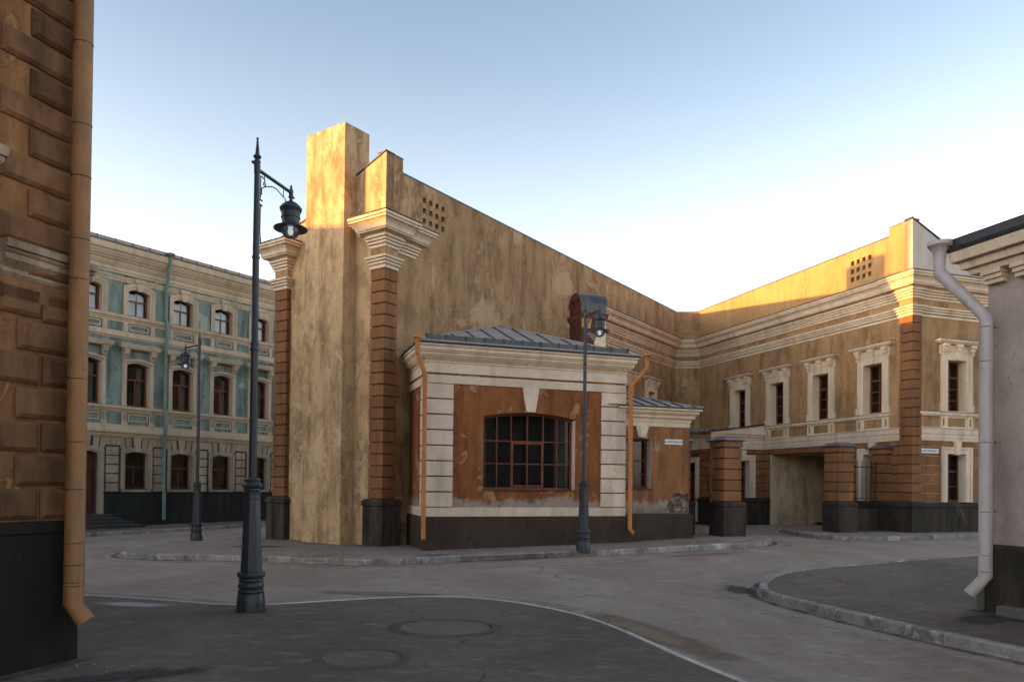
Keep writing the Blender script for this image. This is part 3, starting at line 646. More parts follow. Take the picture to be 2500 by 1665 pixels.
# rusticated corner pilaster
def corner_levels():
    MB().rings(RA, .0, .62, -.72, 0, [(-.3, 0), (1.08, 0), (1.09, -.012), (1.10, .02), (1.11, .03), (1.20, .03), (1.25, -.02), (1.255, -.06)]).build('pilaster_plinth', PL, yard)
    MB().rings(RA, .095, .39, -.50, -.095, [(1.2, 0), (7.6, 0)]).build('pilaster_core', DARKJ, yard)
    zs = 6.935
    while zs > 1.3:
        zl = max(1.255, zs-.2842); MB().rings(RA, .06, .43, -.53, -.06, [(zl+.015, -.012), (zl+.024, 0), (zs-.022, 0), (zs-.012, -.012)]).build('quoin_block', QUO, yard); zs -= .2842
corner_levels()
MB().box(MA, 18.3, 18.56, -.6, -.19, -.3, 9.5).build('corner_return', OCH, hall)
# corner facet between hall and yard building
F0 = MA.p(18.5, -.2); F1 = RB.p(11.55, -.13)
fv = [F0, F1]; MB().add([F0+Vector((0, 0, z)) for z in (-.3, 9.52)]+[F1+Vector((0, 0, z)) for z in (9.52, -.3)]+[F0+Vector((-.1, .5, z)) for z in (-.3, 9.52)]+[F1+Vector((.1, .5, z)) for z in (9.52, -.3)],
    [(0, 1, 2, 3), (4, 5, 6, 7), (0, 1, 5, 4), (1, 2, 6, 5), (2, 3, 7, 6), (3, 0, 4, 7)]).build('corner_facet', OCH, yard)
CP = [xy(MA, 10.9, -.2, .02), xy(MA, 18.5, -.2, .03), xy(RB, 11.55, -.13, .03), xy(RB, .57, -.13, -.06), xy(RB, .57, -.06, -.06), (*(RA.p(.06, -.06).xy), -.06), xy(RA, .43, -.06, -.06), xy(RA, .43, -.13, -.06), xy(RA, 6.5, -.13, -.06)]
for prof, nm, mt in ((CORN, 'cornice', TRIM), (BAND, 'architrave_band', TRIM), (FLSH, 'cornice_flashing', FLASH)):
    sweep(CP, prof, 1).build(nm, mt, yard)
MB().rings(RA, .06, .43, -.53, -.06, [(7.1, 0), (7.45, 0)]).build('pilaster_frieze', OCH2, yard)
for i, c_ in enumerate(UC): upper_window(yard, RB, c_)
upper_window(yard, RA, 1.88)
def sill_course(fr, s0, s1, wins, gate_=None, wo=-.13, b0=None):
    MB().rings(fr, s0, s1, wo-.05, wo+.02, [(3.88, .03), (3.92, .05), (3.925, .07), (4.0, .08), (4.01, .05)]).build('sill_course', TRIM, yard)
    MB().box(fr, s0, s1, wo+.05, wo+.098, 4.011, 4.02).build('sill_flashing', FLASH, yard)
    for c_ in wins:
        a, b = c_-.38, c_+.38
        for x0, x1 in ((a-.28, a-.05), (b+.05, b+.28)):
            MB().plate(fr, [(x0, 3.52), (x1, 3.52), (x1, 3.885), (x0, 3.885)], [[(x0+.08, 3.59), (x1-.08, 3.59), (x1-.08, 3.82), (x0+.08, 3.82)]], wo, wo+.05, hd=.035).build('sill_pedestal', TRIM, yard)
        MB().plate(fr, [(a-.05, 3.52), (b+.05, 3.52), (b+.05, 3.885), (a-.05, 3.885)], [[(a+.02, 3.57), (b-.02, 3.57), (b-.02, 3.84), (a+.02, 3.84)]], wo, wo+.03, hd=.029).build('apron_panel', TRIM, yard)
sill_course(RB, .95, 7.1, UC[:3]); sill_course(RA, .45, 6.4, [1.88])
for fr, a, b in ((RB, .53, 7.1), (RA, .44, 6.4)):
    MB().rings(fr, a, b, -.2, -.10, [(3.13, .0), (3.20, 0), (3.21, .01), (3.33, .01), (3.34, .025), (3.35, .03), (3.36, .015), (3.50, .015), (3.51, .04), (3.53, .04)]).build('storey_band', TRIMW, yard)
# ground floor window, gateway, plinth and stone courses
def low_window(parent, fr, c_, w=.76, z0=1.26, z1=2.74, wo=-.13, key=True):
    a, b = c_-w/2, c_+w/2; s_ = MB().plate(fr, [(a-.23, z0), (b+.23, z0), (b+.23, z1+.19), (a-.23, z1+.19)], [[(a, z0-.001), (b, z0-.001), (b, z1), (a, z1)]], wo-.02, wo+.05, hd=.29).build('window_surround', TRIMW, parent)
    MB().plate(fr, [(a-.25, z0), (b+.25, z0), (b+.25, z1+.21), (a-.25, z1+.21)], [[(a-.17, z0-.001), (b+.17, z0-.001), (b+.17, z1+.14), (a-.17, z1+.14)]], wo+.04, wo+.07).build('surround_moulding', TRIMW, s_)
    if key: MB().plate(fr, [(c_-.07, z1-.03), (c_+.07, z1-.03), (c_+.13, z1+.38), (c_-.13, z1+.38)], [], wo, wo+.11).build('keystone', TRIMW, s_)
    return window(parent, fr, a, b, z0+.02, z1, wo-.24, grids=[([a+.05, c_, b-.05], [z0+.07, z0+.48, z0+.95, z1-.05])], bar=.03, mat=WOODD, thick=(c_, z0+.95))
low_window(yard, RB, 1.61); low_window(yard, RA, 1.88)
rows = [1.255+.283*i for i in range(7)]
def course(fr, s0, s1, parent, wo=-.12, gaps=(), L=.62, zmax=3.13, z_0=1.255):
    for i in range(8):
        zl = z_0+.283*i; zh = min(zl+.283, zmax)
        if zh-zl < .05: break
        x = s0-(L/2 if i % 2 else 0)
        while x < s1-.01:
            a, b = max(x, s0), min(x+L, s1); x += L
            segs = [(a, b)]
            for g0, g1, gz in gaps:
                if zl < gz-.05: segs = [q for u, v in segs for q in ((u, min(v, g0)), (max(u, g1), v)) if q[1]-q[0] > .05]
            for u, v in segs:
                if v-u > .05: MB().block(fr, u+.005, v-.005, zl+.014, zh-.014, wo-.05, wo, .012, .012).build('stone_block', QUO, parent)
course(RB, .535, 3.35, yard, gaps=[(.98, 2.24, 2.93)]); course(RB, 6.66, 7.15, yard); course(RA, .435, 6.0, yard, gaps=[(1.25, 2.51, 2.93)])
MB().block(RB, 3.35, 6.66, 2.918, 3.12, -.17, -.12, .012, .012).build('lintel', QUO, yard)
for fr, a, b in ((RB, .5, 3.35), (RB, 6.66, 7.1), (RA, .5, 6.4)):
    MB().rings(fr, a, b, -.3, -.06, [(-.3, 0), (1.08, 0), (1.09, -.01), (1.10, .02), (1.20, .02), (1.25, -.04)]).build('plinth', PL, yard)
# the gateway: a deep covered passage, its far side wall catches the light
MB().box(RB, 6.581, 6.659, -.70, -.115, -.2, 2.915).build('passage_wall_panel', PAN, yard); MB().box(RB, 6.585, 6.70, -5.2, -.715, -.2, 2.95).build('passage_side_wall', PAN, yard)
MB().box(RB, 3.28, 3.349, -5.2, -.16, -.2, 2.95).build('passage_side_wall', PAN, yard)
MB().box(RB, 3.3, 6.584, -5.2, -.161, 2.912, 2.98).build('passage_ceiling', PAN, yard); MB().box(RB, 3.35, 6.584, -5.2, -5.0, -.2, 2.911).build('passage_end_wall', PAN, yard)

# porch in the inner corner of the yard
porch = thing('porch_building', 'low rusticated porch with sloping dark roof tucked into the inner corner of the yard', 'building', (*RB.p(7.1).xy, .3))
PS = Fr(RB.p(7.1, -.13), 71.2, 1)        # near side; s negative goes outwards
PF = Fr(RB.p(7.1, 2.21), -18.8, -1)      # front, parallel to the yard front
MB().plate(PS, [(-2.30, -.3), (0, -.3), (0, 3.7), (-2.30, 3.7)], [arch(-1.26, -.62, 1.24, 2.71, 0)], -.3, -.05, hd=.25).build('side_wall', DARKJ, porch)
MB().plate(PF, [(.04, -.3), (4, -.3), (4, 3.7), (.04, 3.7)], [arch(1.06, 1.75, .3, 2.62, 0)], -.3, -.05, hd=.25).build('front_wall', DARKJ, porch)
MB().box(PF, .4, 4, -2.2, -.6, -.2, 3.5).build('interior', DARK, porch)
course(PS, -2.30, 0, porch, wo=-.02, gaps=[(-1.48, -.40, 2.9)]); course(PF, .03, 3.5, porch, wo=-.02, gaps=[(.86, 1.95, 2.85)])
sweep([xy(PS, 0, -.02), xy(PS, -2.325, -.02), xy(PF, 3.9, -.0)][::-1] if False else [xy(PF, 3.9, -.02), (*PF.p(.015, -.02).xy, 0), xy(PS, 0, -.02)], [(-.05, 3.12), (.02, 3.13), (.02, 3.20), (.03, 3.21), (.03, 3.34), (.05, 3.35), (.035, 3.37), (.035, 3.50), (.06, 3.51), (.06, 3.56), (.12, 3.60), (.13, 3.66), (.16, 3.68), (-.05, 3.70)], 1).build('frieze', TRIMW, porch)
MB().add([PS.p(-2.45, .14, 3.69), PS.p(0, .14, 3.69), PS.p(0, .14, 4.06), PS.p(-2.45, .14, 3.73), PS.p(-2.45, -.1, 3.69), PS.p(0, -.1, 3.69), PS.p(0, -.1, 4.06), PS.p(-2.45, -.1, 3.73)], [(0, 1, 2, 3), (4, 5, 6, 7), (0, 1, 5, 4), (1, 2, 6, 5), (2, 3, 7, 6), (3, 0, 4, 7)]).build('verge_board', TRIMW, porch)
MB().add([PS.p(-2.62, .20, 3.72), PS.p(0, .20, 4.09), PS.p(0, -4.2, 4.09), PS.p(-2.62, -4.2, 3.72), PS.p(-2.62, .20, 3.76), PS.p(0, .20, 4.13), PS.p(0, -4.2, 4.13), PS.p(-2.62, -4.2, 3.76)], [(0, 1, 2, 3), (4, 5, 6, 7), (0, 1, 5, 4), (1, 2, 6, 5), (2, 3, 7, 6), (3, 0, 4, 7)]).build('roof', FLASH, porch)
MB().box(PF, .0, 3.9, .17, .19, 3.77, 3.90).build('roof_edge_guard', ROOF, porch)
for fr, a, b in ((PS, -2.36, -1.28), (PS, -.62, 0), (PF, -.02, 1.02), (PF, 1.78, 3.9)):
    MB().rings(fr, a, b, -.2, .02, [(-.3, 0), (1.07, 0), (1.08, -.01), (1.10, .02), (1.20, .02), (1.25, -.04)]).build('plinth', PL, porch)
low_window(porch, PS, -.94, w=.62, z1=2.70, wo=-.03)
a, b = 1.06, 1.75
d_ = MB().plate(PF, [(a-.18, .3), (b+.18, .3), (b+.18, 2.82), (a-.18, 2.82)], [[(a, .299), (b, .299), (b, 2.62), (a, 2.62)]], -.05, .04, hd=.06).build('door_surround', TRIMW, porch)
dr = MB().box(PF, a, b, -.22, -.17, .3, 2.2).box(PF, a, b, -.22, -.16, 2.2, 2.26).build('door', paint('dark_red_door', (.11, .018, .010), .5), porch)
MB().box(PF, a+.02, b-.02, -.19, -.185, 2.27, 2.61).build('fanlight', GLASS, dr)
MB().box(PS, -1.28, -.6, -.2, .0, 1.0, 1.24).build('window_sill', PL, porch)
q = PF.p(-.02, .22); q2 = PF.p(-.08, .06)
drainpipe(porch, [(q.x, q.y, 3.66), (q.x, q.y, 3.55), (q2.x, q2.y, 3.30), (q2.x, q2.y, .45)], .045, PIPL, [(z, True) for z in (2.95, 2.2, 1.5)], head=((q.x, q.y, 3.72), .12), wall_n=PF.n)
t = MB(); c0 = PF.p(1.2, -.1, 3.84)
t.add([c0+Vector((.35*math.cos(a_)*r_, .35*math.sin(a_)*r_, .13*(1-r_*r_)+.02*math.sin(5*a_))) for r_ in (1, .6, .05) for a_ in [k*math.pi/5 for k in range(10)]], [(i*10+j, i*10+(j+1) % 10, (i+1)*10+(j+1) % 10, (i+1)*10+j) for i in range(2) for j in range(10)])
tag(t.build('plastic_sheet', TARP, smooth=True), 'small crumpled blue plastic sheet lying on the porch roof edge', 'plastic sheet')
c1 = PF.p(.15, -.15, 3.86); t = MB().add([c1+Vector((.12*math.cos(a_)*r_, .12*math.sin(a_)*r_, .09*(1-r_))) for r_ in (1, .4) for a_ in [k*math.pi/4 for k in range(8)]], [(j, (j+1) % 8, 8+(j+1) % 8, 8+j) for j in range(8)]+[tuple(range(8, 16))])
tag(t.build('plastic_bag', TARP, smooth=True), 'tiny blue plastic bag on the porch roof beside the pipe funnel', 'plastic bag')

# ------------------------------------------------------------------ the annex (rusty plaster, quoins, big barred window, hip roof)
ann = thing('annex_building', 'single-storey rusty orange annex with white quoins, big red-framed window and grey hip roof', 'building', (*AC, .12))
W_ = 5.14
awin = arch(1.40, 3.76, 1.53, 3.26, .12, 14)
MB().plate(AF, [(0.036, 1.05), (W_-.02, 1.05), (W_-.02, 4.3), (0.036, 4.3)], [awin], -.30, -.03, hd=.27).build('front_wall', BRN, ann)
MB().plate(AS, [(.03, 1.05), (3.6, 1.05), (3.6, 4.3), (.03, 4.3)], [], -.3, -.03).build('left_wall', BRN, ann)
MB().box(AF, W_-.25, W_-.03, -5, -.31, -.1, 4.3).build('right_wall', BRN, ann)
MB().box(AF, .5, W_-.3, -4.6, -.95, -.1, 4.2).build('interior', DARK, ann)
sw = [xy(AS, 3.6, 0), (*AF.P.xy, 0), xy(AF, W_, 0), xy(AF, W_, -4)]
sw2 = [xy(AS, 2.04, 0), (*AF.P.xy, 0), xy(AF, W_, 0), xy(AF, W_, -4)]
def asweep(nm, prof, mt, path): return sweep(path, grooved(prof) if nm == 'cornice' else prof, 1).build(nm, mt, ann)
asweep('plinth', [(-.2, -.3), (.035, -.3), (.035, .86), (.0, .885), (-.2, .885)], PLA, sw2)
asweep('base_band', [(-.2, .886), (.012, .886), (.012, 1.085), (-.02, 1.10), (-.2, 1.10)], TRIMW, sw2)
asweep('string_band', [(-.2, 3.985), (.0, 3.985), (.0, 4.165), (-.02, 4.18), (-.2, 4.18)], TRIMW, sw2)
asweep('string_groove', [(-.2, 4.18), (-.028, 4.18), (-.028, 4.225), (-.2, 4.225)], BRN, sw2)
asweep('frieze', [(-.2, 4.225), (.008, 4.225), (.008, 4.46), (-.2, 4.46)], TRIMW, sw2)
asweep('cornice', [(-.3, 4.46), (.03, 4.462), (.035, 4.495), (.05, 4.50), (.055, 4.53), (.08, 4.535), (.09, 4.57), (.13, 4.60), (.16, 4.64), (.16, 4.66), (.185, 4.665), (.19, 4.70), (.205, 4.705), (.21, 4.79), (.235, 4.795), (.24, 4.855), (-.3, 4.86)], TRIM, sw)
asweep('eave_flashing', [(-.3, 4.861), (.26, 4.858), (.265, 4.885), (.25, 4.90), (-.3, 5.0)], FLASH, sw)
for z in range(8):
    zl = 1.105+.36*z; zh = zl+.345
    MB().block(AF, .0, .645, zl+.008, zh-.006, -.05, .022, .008, .008).build('quoin_block', TRIMW, ann)
    MB().block(AF, 4.46, W_+.0, zl+.008, zh-.006, -.05, .022, .008, .008).build('quoin_block', TRIMW, ann)
    MB().block(AS, -.0, .56, zl+.008, zh-.006, -.05, .018, .008, .008).build('quoin_block', TRIMW, ann)
MB().plate(AF, [(2.46, 3.40), (2.69, 3.40), (2.79, 3.984), (2.36, 3.984)], [], -.04, .03).build('keystone', TRIMW, ann)
cw = [1.40+.05]+[1.745, 2.125, 2.49, 2.86, 3.235]+[3.62-.05]
# frame recessed; thin red bars; opening casement in the middle
a0, a1 = 1.40, 3.76
mb = MB(); mb.plate(AF, arch(a0, a1, 1.53, 3.26, .12, 14), [arch(a0+.045, a1-.045, 1.575, 3.215, .12, 12)], -.30, -.23, back=True)
cols = [a0+.045, 1.80, 2.165, 2.58, 2.995, 3.36, a1-.045]; rws = [1.575, 2.15, 2.70, None]
for c_ in cols[1:-1]: mb.box(AF, c_-.014, c_+.014, -.285, -.24, 1.575, archz(c_, a0, a1, 3.26, .12)-.02)
for r_ in rws[1:3]: mb.box(AF, a0+.04, a1-.04, -.283, -.242, r_-.013, r_+.013)
wf = mb.build('window', WOOD, ann)
cf = MB().plate(AF, [(2.165, 1.59), (2.995, 1.59), (2.995, 2.68), (2.165, 2.68)], [[(2.21, 1.635), (2.95, 1.635), (2.95, 2.635), (2.21, 2.635)]], -.28, -.225, back=True).build('casement', WOOD, wf)
for i in range(6):
    for j in range(3):
        a, b, zl, zh = cols[i], cols[i+1], rws[j], rws[j+1]
        tp = [(b, zh), (a, zh)] if zh else [(b, archz(b, a0, a1, 3.26, .12)-.02), ((a+b)/2, archz((a+b)/2, a0, a1, 3.26, .12)-.02), (a, archz(a, a0, a1, 3.26, .12)-.02)]
        MB().plate(AF, [(a, zl), (b, zl)]+tp, [], -.264, -.260, back=True).build('pane', GLASS, wf)
for a, b in ((1.42, 1.62), (3.42, 3.70)): MB().box(AF, a, b, -.60, -.58, 1.6, 3.3).build('curtain', paint('dull_curtain', (.13, .12, .10), .9), wf)
MB().box(AF, a0-.03, a1+.03, -.29, .03, 1.505, 1.53).build('window_sill', FLASH, ann)
MB().box(AF, a1-.004, a1+.0, -.27, -.031, 1.53, 3.24).build('window_reveal', TRIMW, ann)
# hip roof
er = [AF.p(-.26, .26, 4.90), AF.p(W_+.26, .26, 4.90), AF.p(W_+.26, -6, 4.90), AF.p(-.26, -6, 4.90)]
pk = AF.p(W_/2, -2.55, 5.98); pk2 = AF.p(W_/2, -3.6, 5.98)
MB().add(er+[pk, pk2], [(0, 1, 4), (1, 2, 5, 4), (3, 0, 4, 5)]).build('roof', ROOF, ann)
def rib(p, q, w, h, parent, nm='roof_seam', mt=ROOF):
    p, q = Vector(p), Vector(q); d = (q-p).normalized(); sd = d.cross(Vector((0, 0, 1))).normalized()*w/2; up = Vector((0, 0, h))
    MB().add([p-sd, p+sd, q+sd, q-sd, p-sd+up, p+sd+up, q+sd+up, q-sd+up], [(0, 1, 2, 3), (4, 5, 6, 7), (0, 1, 5, 4), (1, 2, 6, 5), (2, 3, 7, 6), (3, 0, 4, 7)]).build(nm, mt, parent)
for e, p_ in ((er[0], pk), (er[1], pk)): rib(e, p_+Vector((0, 0, .004)), .035, .04, ann, 'roof_hip')
rib(pk, pk2, .05, .05, ann, 'roof_ridge')
n = 11
for i in range(1, n):
    s = -.26+(W_+.52)*i/n; f = 1-abs(2*i/n-1); top_ = er[0].lerp(er[1], i/n).lerp(Vector(AF.p(s, -2.55, 5.98)), f*.985)
    rib(er[0].lerp(er[1], i/n)+(Vector(AF.p(s, -2.55, 5.98))-er[0].lerp(er[1], i/n))*.085, top_, .016, .03, ann, mt=FLASH)
for i in range(1, 6):
    s = i*.55; f = min(1, (s)/2.81); e = AF.p(-.26, .26-s, 4.90); rib(e, Vector(e).lerp(Vector(AF.p(W_/2, .26-s, 5.98)), f*.97), .016, .03, ann, mt=FLASH)
# snow guard strip standing near the eave, in lengths
n = 11
for i in range(n):
    a = -.02+(W_+.04)*i/n; b = -.02+(W_+.04)*(i+1)/n; MB().add([AF.p(a+.012, .05, 4.985), AF.p(b-.012, .05, 4.985), AF.p(b-.012, .02, 5.10), AF.p(a+.012, .02, 5.10), AF.p(a+.012, .0, 4.985), AF.p(b-.012, .0, 4.985), AF.p(b-.012, .0, 5.10), AF.p(a+.012, .0, 5.10)],
        [(0, 1, 2, 3), (4, 5, 6, 7), (0, 1, 5, 4), (1, 2, 6, 5), (2, 3, 7, 6), (3, 0, 4, 7)]).build('gutter_strip', GUT, ann)
for i in range(n+1):
    a = -.02+(W_+.04)*i/n; MB().box(AF, a-.013, a+.013, -.03, .058, 4.96, 5.11).build('gutter_joint', FLASH, ann)
for i in range(5):
    a = .0+.6*i; MB().box(AS, a+.012, a+.588, .0, .03, 4.985, 5.07).build('gutter_strip', ROOF, ann)
# drainpipes of the annex
def two_bend(fr, s_head, o_head, s_p, o_p, zh, zb, zbot, r, mat, joins, parent, hr, kick, lab=None):
    h = fr.p(s_head, o_head); v = fr.p(s_p, o_p); e = fr.p(s_p+kick[0], o_p+kick[1])
    p = drainpipe(parent, [(h.x, h.y, zh-.12), (h.x, h.y, zh-.30), (v.x, v.y, zb), (v.x, v.y, zbot+.12), (e.x, e.y, zbot)], r, mat, joins, head=((h.x, h.y, zh), hr), shoe=True, wall_n=fr.n)
    MB().tube([Vector((e.x, e.y, zbot+.03)), Vector((e.x, e.y, zbot+.035))], r*.8, 14).build('outlet_shadow', DARK, p) if False else None
    if lab: p['label'] = lab
    return p
two_bend(AF, -.28, .30, -.06, .13, 4.93, 4.13, .36, .052, PIPO, [(z, True) for z in (4.02, 3.2, 2.35, 1.5, .75)], ann, .105, (-.02, .12), 'orange pipe on the left corner of the annex, paint flaking')
two_bend(AF, W_+.45, .24, W_+.085, .09, 4.92, 4.16, .45, .056, PIPO, [(z, False) for z in (4.0, 2.7, 1.35)], ann, .115, (.05, .12), 'orange pipe between the annex and the wing')

# lower wing to the right of the annex
wing = thing('wing_building', 'lower rusty plaster wing with small red window, street sign and bricks showing at the corner', 'building', (4.72, 19.57, .3))
WF = Fr((4.715, 19.58), 71.2, 1)
dmg = [(-.80, .955), (-.06, .955), (-.06, 1.50), (-.22, 1.42), (-.36, 1.475), (-.50, 1.44), (-.60, 1.30), (-.70, 1.15)]
MB().plate(WF, [(-2.2, .9), (-.05, .9), (-.05, 3.25), (-2.2, 3.25)], [arch(-2.0, -1.17, 1.59, 2.86, 0), dmg], -.3, -.05, hd=.25).build('front_wall', BRN2, wing)
MB().box(WF, -.28, -.051, -3.5, -.31, -.1, 3.25).build('right_wall', BRN2, wing)
MB().box(WF, -2.1, -.4, -3.2, -.8, -.1, 3.1).build('interior', DARK, wing)
pth = [xy(WF, -2.2, -.05), xy(WF, -.05, -.05), xy(WF, -.05, -3.5)]
sweep(pth, [(-.2, -.3), (.085, -.3), (.085, .90), (.06, .935), (-.01, .945), (-.2, .945)], 1).build('plinth', PLA, wing)
sweep(pth, [(-.2, 3.19), (.012, 3.19), (.012, 3.305), (.035, 3.31), (.04, 3.36), (.06, 3.39), (.10, 3.415), (.11, 3.42), (.115, 3.47), (.16, 3.51), (.19, 3.52), (.17, 3.523), (.17, 3.54), (.195, 3.545), (.195, 3.585), (.175, 3.588), (.175, 3.602), (.25, 3.605), (.25, 3.66), (-.2, 3.665)], 1).build('cornice', TRIM, wing)
sweep(pth, [(-.2, 3.665), (.28, 3.662), (.285, 3.685), (-.2, 3.75)], 1).build('eave_flashing', FLASH, wing)
e0, e1 = WF.p(-2.5, .22, 3.69), WF.p(.22, .22, 3.69); k0 = WF.p(-2.5, -2.1, 4.32); k1 = WF.p(-1.9, -1.9, 4.30); e2 = WF.p(.22, -3.6, 3.69)
MB().add([e0, e1, k1, k0, e2, WF.p(-1.9, -3.6, 4.30)], [(0, 1, 2, 3), (1, 4, 5, 2)]).build('roof', ROOF, wing)
for i in range(1, 7):
    s = -2.3+.38*i; f = 1 if s < -1.9 else (.22-s)/2.12; rib(WF.p(s, .22, 3.69), Vector(WF.p(s, .22, 3.69)).lerp(Vector(WF.p(s, -1.9, 4.30)), f*.98), .016, .03, wing, mt=FLASH)
rib(e1, k1, .03, .035, wing, 'roof_hip')
MB().plate(WF, [(-1.56, 2.90), (-1.35, 2.90), (-1.27, 3.188), (-1.64, 3.188)], [], -.06, .0).build('keystone', TRIMW, wing)
window(wing, WF, -2.0, -1.17, 1.60, 2.86, -.28, grids=[([-1.95, -1.585, -1.22], [1.66, 1.95, 2.30, 2.80])], bar=.026, thick=(-1.585, 2.30))
MB().box(WF, -1.175, -1.17, -.27, -.051, 1.59, 2.86).build('window_reveal', GREYP, wing)
MB().box(WF, -2.02, -1.15, -.26, .0, 1.565, 1.59).build('window_sill', FLASH, wing)
mo = MB().box(WF, -.85, -.07, -.16, -.118, .93, 1.52).build('mortar_bed', MORT, wing)
k = 0
for j in range(9):
    z = .958+.0605*j; x = -.84+(.06 if j % 2 else 0)
    while x < -.07:
        l = .135; a, b = max(x, -.84), min(x+l, -.06); x += l+.008
        if b-a > .03: MB().block(WF, a, b, z, z+.052, -.13, -.088+random.uniform(-.012, .012), .006, .006).build('brick', OLDB, wing)

# brick flue with barrel hood behind the annex roof
FQ = Fr(AF.p(5.12, -2.80), 71.2, 1)       # near left corner of the flue; s to the right, o negative to the back
flue = thing('brick_flue', 'square red brick flue with twin arched openings and a curved dark metal hood', 'chimney', (*FQ.P.xy, 3.5))
MB().rings(FQ, .012, .788, -.828, -.012, [(3.4, 0), (6.5, 0)]).build('mortar_core', MORT, flue)
bk = MB(); pb = MB(); kk = 0
FL = Fr(FQ.P.xy, -18.8, -1)
for j in range(20):
    z = 5.16+.066*j
    for fr, Lm in ((FQ, .80), (FL, .84)):
        x = -(.07 if j % 2 else 0)
        while x < Lm-.01:
            a, b = max(0, x), min(Lm, x+.13); x += .138
            if b-a > .03:
                pl = fr is FQ and (a+b)/2 > .30+.25*noise.noise(Vector((z*2, .3, 0))) + .25*(z > 6.1) and noise.noise(Vector((a*3, z*3, 4))) > -.30
                if not pl: bk.block(fr, a, b, z, z+.053, -.02, random.uniform(-.004, .010), .004, .004)
tag(bk.build('brickwork', BRICK, flue), kind='stuff')
pz = [(.34, 5.1), (.79, 5.1), (.79, 6.48), (.60, 6.48), (.52, 6.3), (.60, 6.1), (.48, 5.95), (.42, 5.8), (.50, 5.6), (.36, 5.4)]
MB().plate(FQ, pz, [], -.01, .012).build('plaster_remnant', TRIM, flue)
MB().plate(FQ, [(.02, 6.22), (.30, 6.2), (.34, 6.5), (.02, 6.5)], [], -.01, .010).build('plaster_remnant', PAR, flue)
MB().rings(FQ, 0, .80, -.84, 0, [(6.48, .0), (6.50, .03), (6.55, .035), (6.56, .05), (6.63, .055), (6.635, .0)]).build('brick_string', BRICK, flue)
MB().rings(FQ, 0, .80, -.84, 0, [(6.636, .07), (6.65, .07), (6.66, 0)]).build('string_flashing', FLASH, flue)
pts = []
for i in range(17):
    a_ = math.pi*i/16; pts.append((.42-.44*math.cos(a_), 6.92+.36*math.sin(a_)))
MB().plate(FL, [(.0, 6.66), (.84, 6.66)]+[(q[0], q[1]) for q in pts[::-1] if 0 <= q[0] <= .84], [arch(.10, .36, 6.67, 7.0, .10, 8), arch(.48, .74, 6.67, 7.0, .10, 8)], -.78, -.0, back=True).build('arched_front', BRICK, flue)
MB().box(FL, .10, .36, -.12, -.10, 6.67, 7.12).box(FL, .48, .74, -.12, -.10, 6.67, 7.12).build('arch_filling', OCH, flue)
hv = []; 
for s_ in (-.03, .83):
    for a_, z_ in pts: hv.append(FL.p(a_, -s_, z_+.012))
    for a_, z_ in pts[::-1]: hv.append(FL.p(.42+(a_-.42)*.96, -s_, z_-.012))
m_ = len(hv)//2; MB().add(hv, [tuple(range(m_)), tuple(range(m_, 2*m_))]+[(j, (j+1) % m_, m_+(j+1) % m_, m_+j) for j in range(m_)]).build('metal_hood', paint('hood_metal', (.10, .095, .10), .35, .5), flue, smooth=True)
MB().box(FQ, -.02, .82, -.86, .02, 6.655, 6.93).build('hood_side', paint('hood_side_metal', (.10, .095, .10), .4, .5), flue) if False else None
MB().box(FQ, -.0, .80, .0, .018, 6.66, 6.93).build('hood_apron', paint('hood_side_metal', (.10, .095, .10), .4, .5), flue)
for x0, x1 in ((.10, .36), (.48, .74)):
    for i in range(11):
        a_ = math.pi*(i+.5)/11; cx, cz = (x0+x1)/2, 6.98; r0, r1 = .13, .20
        p = [(cx+r*math.cos(t_), cz+r*math.sin(t_)) for r, t_ in ((r0, a_-.12), (r1, a_-.12), (r1, a_+.12), (r0, a_+.12))]
        MB().plate(FL, p, [], -.01, .02, back=True).build('brick', BRICK, flue)
    for j in range(5):
        for x in (x0-.055, x1+.0): MB().block(FL, x, x+.055, 6.675+.06*j, 6.722+.06*j, -.01, .018, .004, .004).build('brick', BRICK, flue)

# ------------------------------------------------------------------ grey building at the right edge
grey = thing('grey_building', 'grey roughcast building with stepped pale cornice and bracket blocks at the right edge', 'building', (*GWF.P.xy, .12))
MB().box(GWF, -9, -.02, -3, -.05, .9, 4.45).build('wall', GRW, grey)
MB().rings(GWF, -9, .0, -3, .0, [(-.1, 0), (.90, 0), (.95, -.05)]).build('plinth', PLG, grey)
for z0, z1, g_ in ((4.33, 4.40, .11), (4.405, 4.50, .18), (4.505, 4.64, .265)):
    MB().rings(GWF, -9, -.02, -3, -.05, [(z0, g_+.03), (z1-.01, g_+.045), (z1, g_+.035)]).build('cornice_step', TRIM, grey)
MB().rings(GWF, -9, -.02, -3, -.05, [(4.641, .33), (4.68, .345), (4.685, .30), (4.79, .30), (4.80, .31), (4.81, .25), (4.95, -.6)]).build('roof', FLASH, grey)
for i in range(14):
    s = -.02-.38*i
    for k_, (z0, z1, g_) in enumerate(((4.28, 4.33, .09), (4.225, 4.275, .06), (4.17, 4.22, .03))):
        MB().box(GWF, s-.26+.0+k_*.004, s-k_*.012-.0, -.05, g_, z0, z1).build('bracket_block', TRIM, grey)
hq = GWF.p(.36, .32); v1 = GWF.p(-.13, .12); eb = GWF.p(.0, .22)
pp = drainpipe(grey, [(hq.x, hq.y, 4.60), (hq.x, hq.y, 4.40), (v1.x, v1.y, 3.74), (v1.x, v1.y, .56), (eb.x, eb.y, .34)], .075, PIPW, [(3.62, True), (2.2, True), (3.2, False), (1.35, True), (.82, True), (.62, False)], head=((hq.x, hq.y, 4.74), .145), shoe=True, wall_n=GWF.n, brk=.12)
MB().box(GWF, .22, .30, .26, .34, 4.72, 4.80).build('gutter_end', ROOF, grey)
MB().box(GWF, -.02, .06, -.1, .03, .12, .40).build('plinth_stub', CONC, grey)
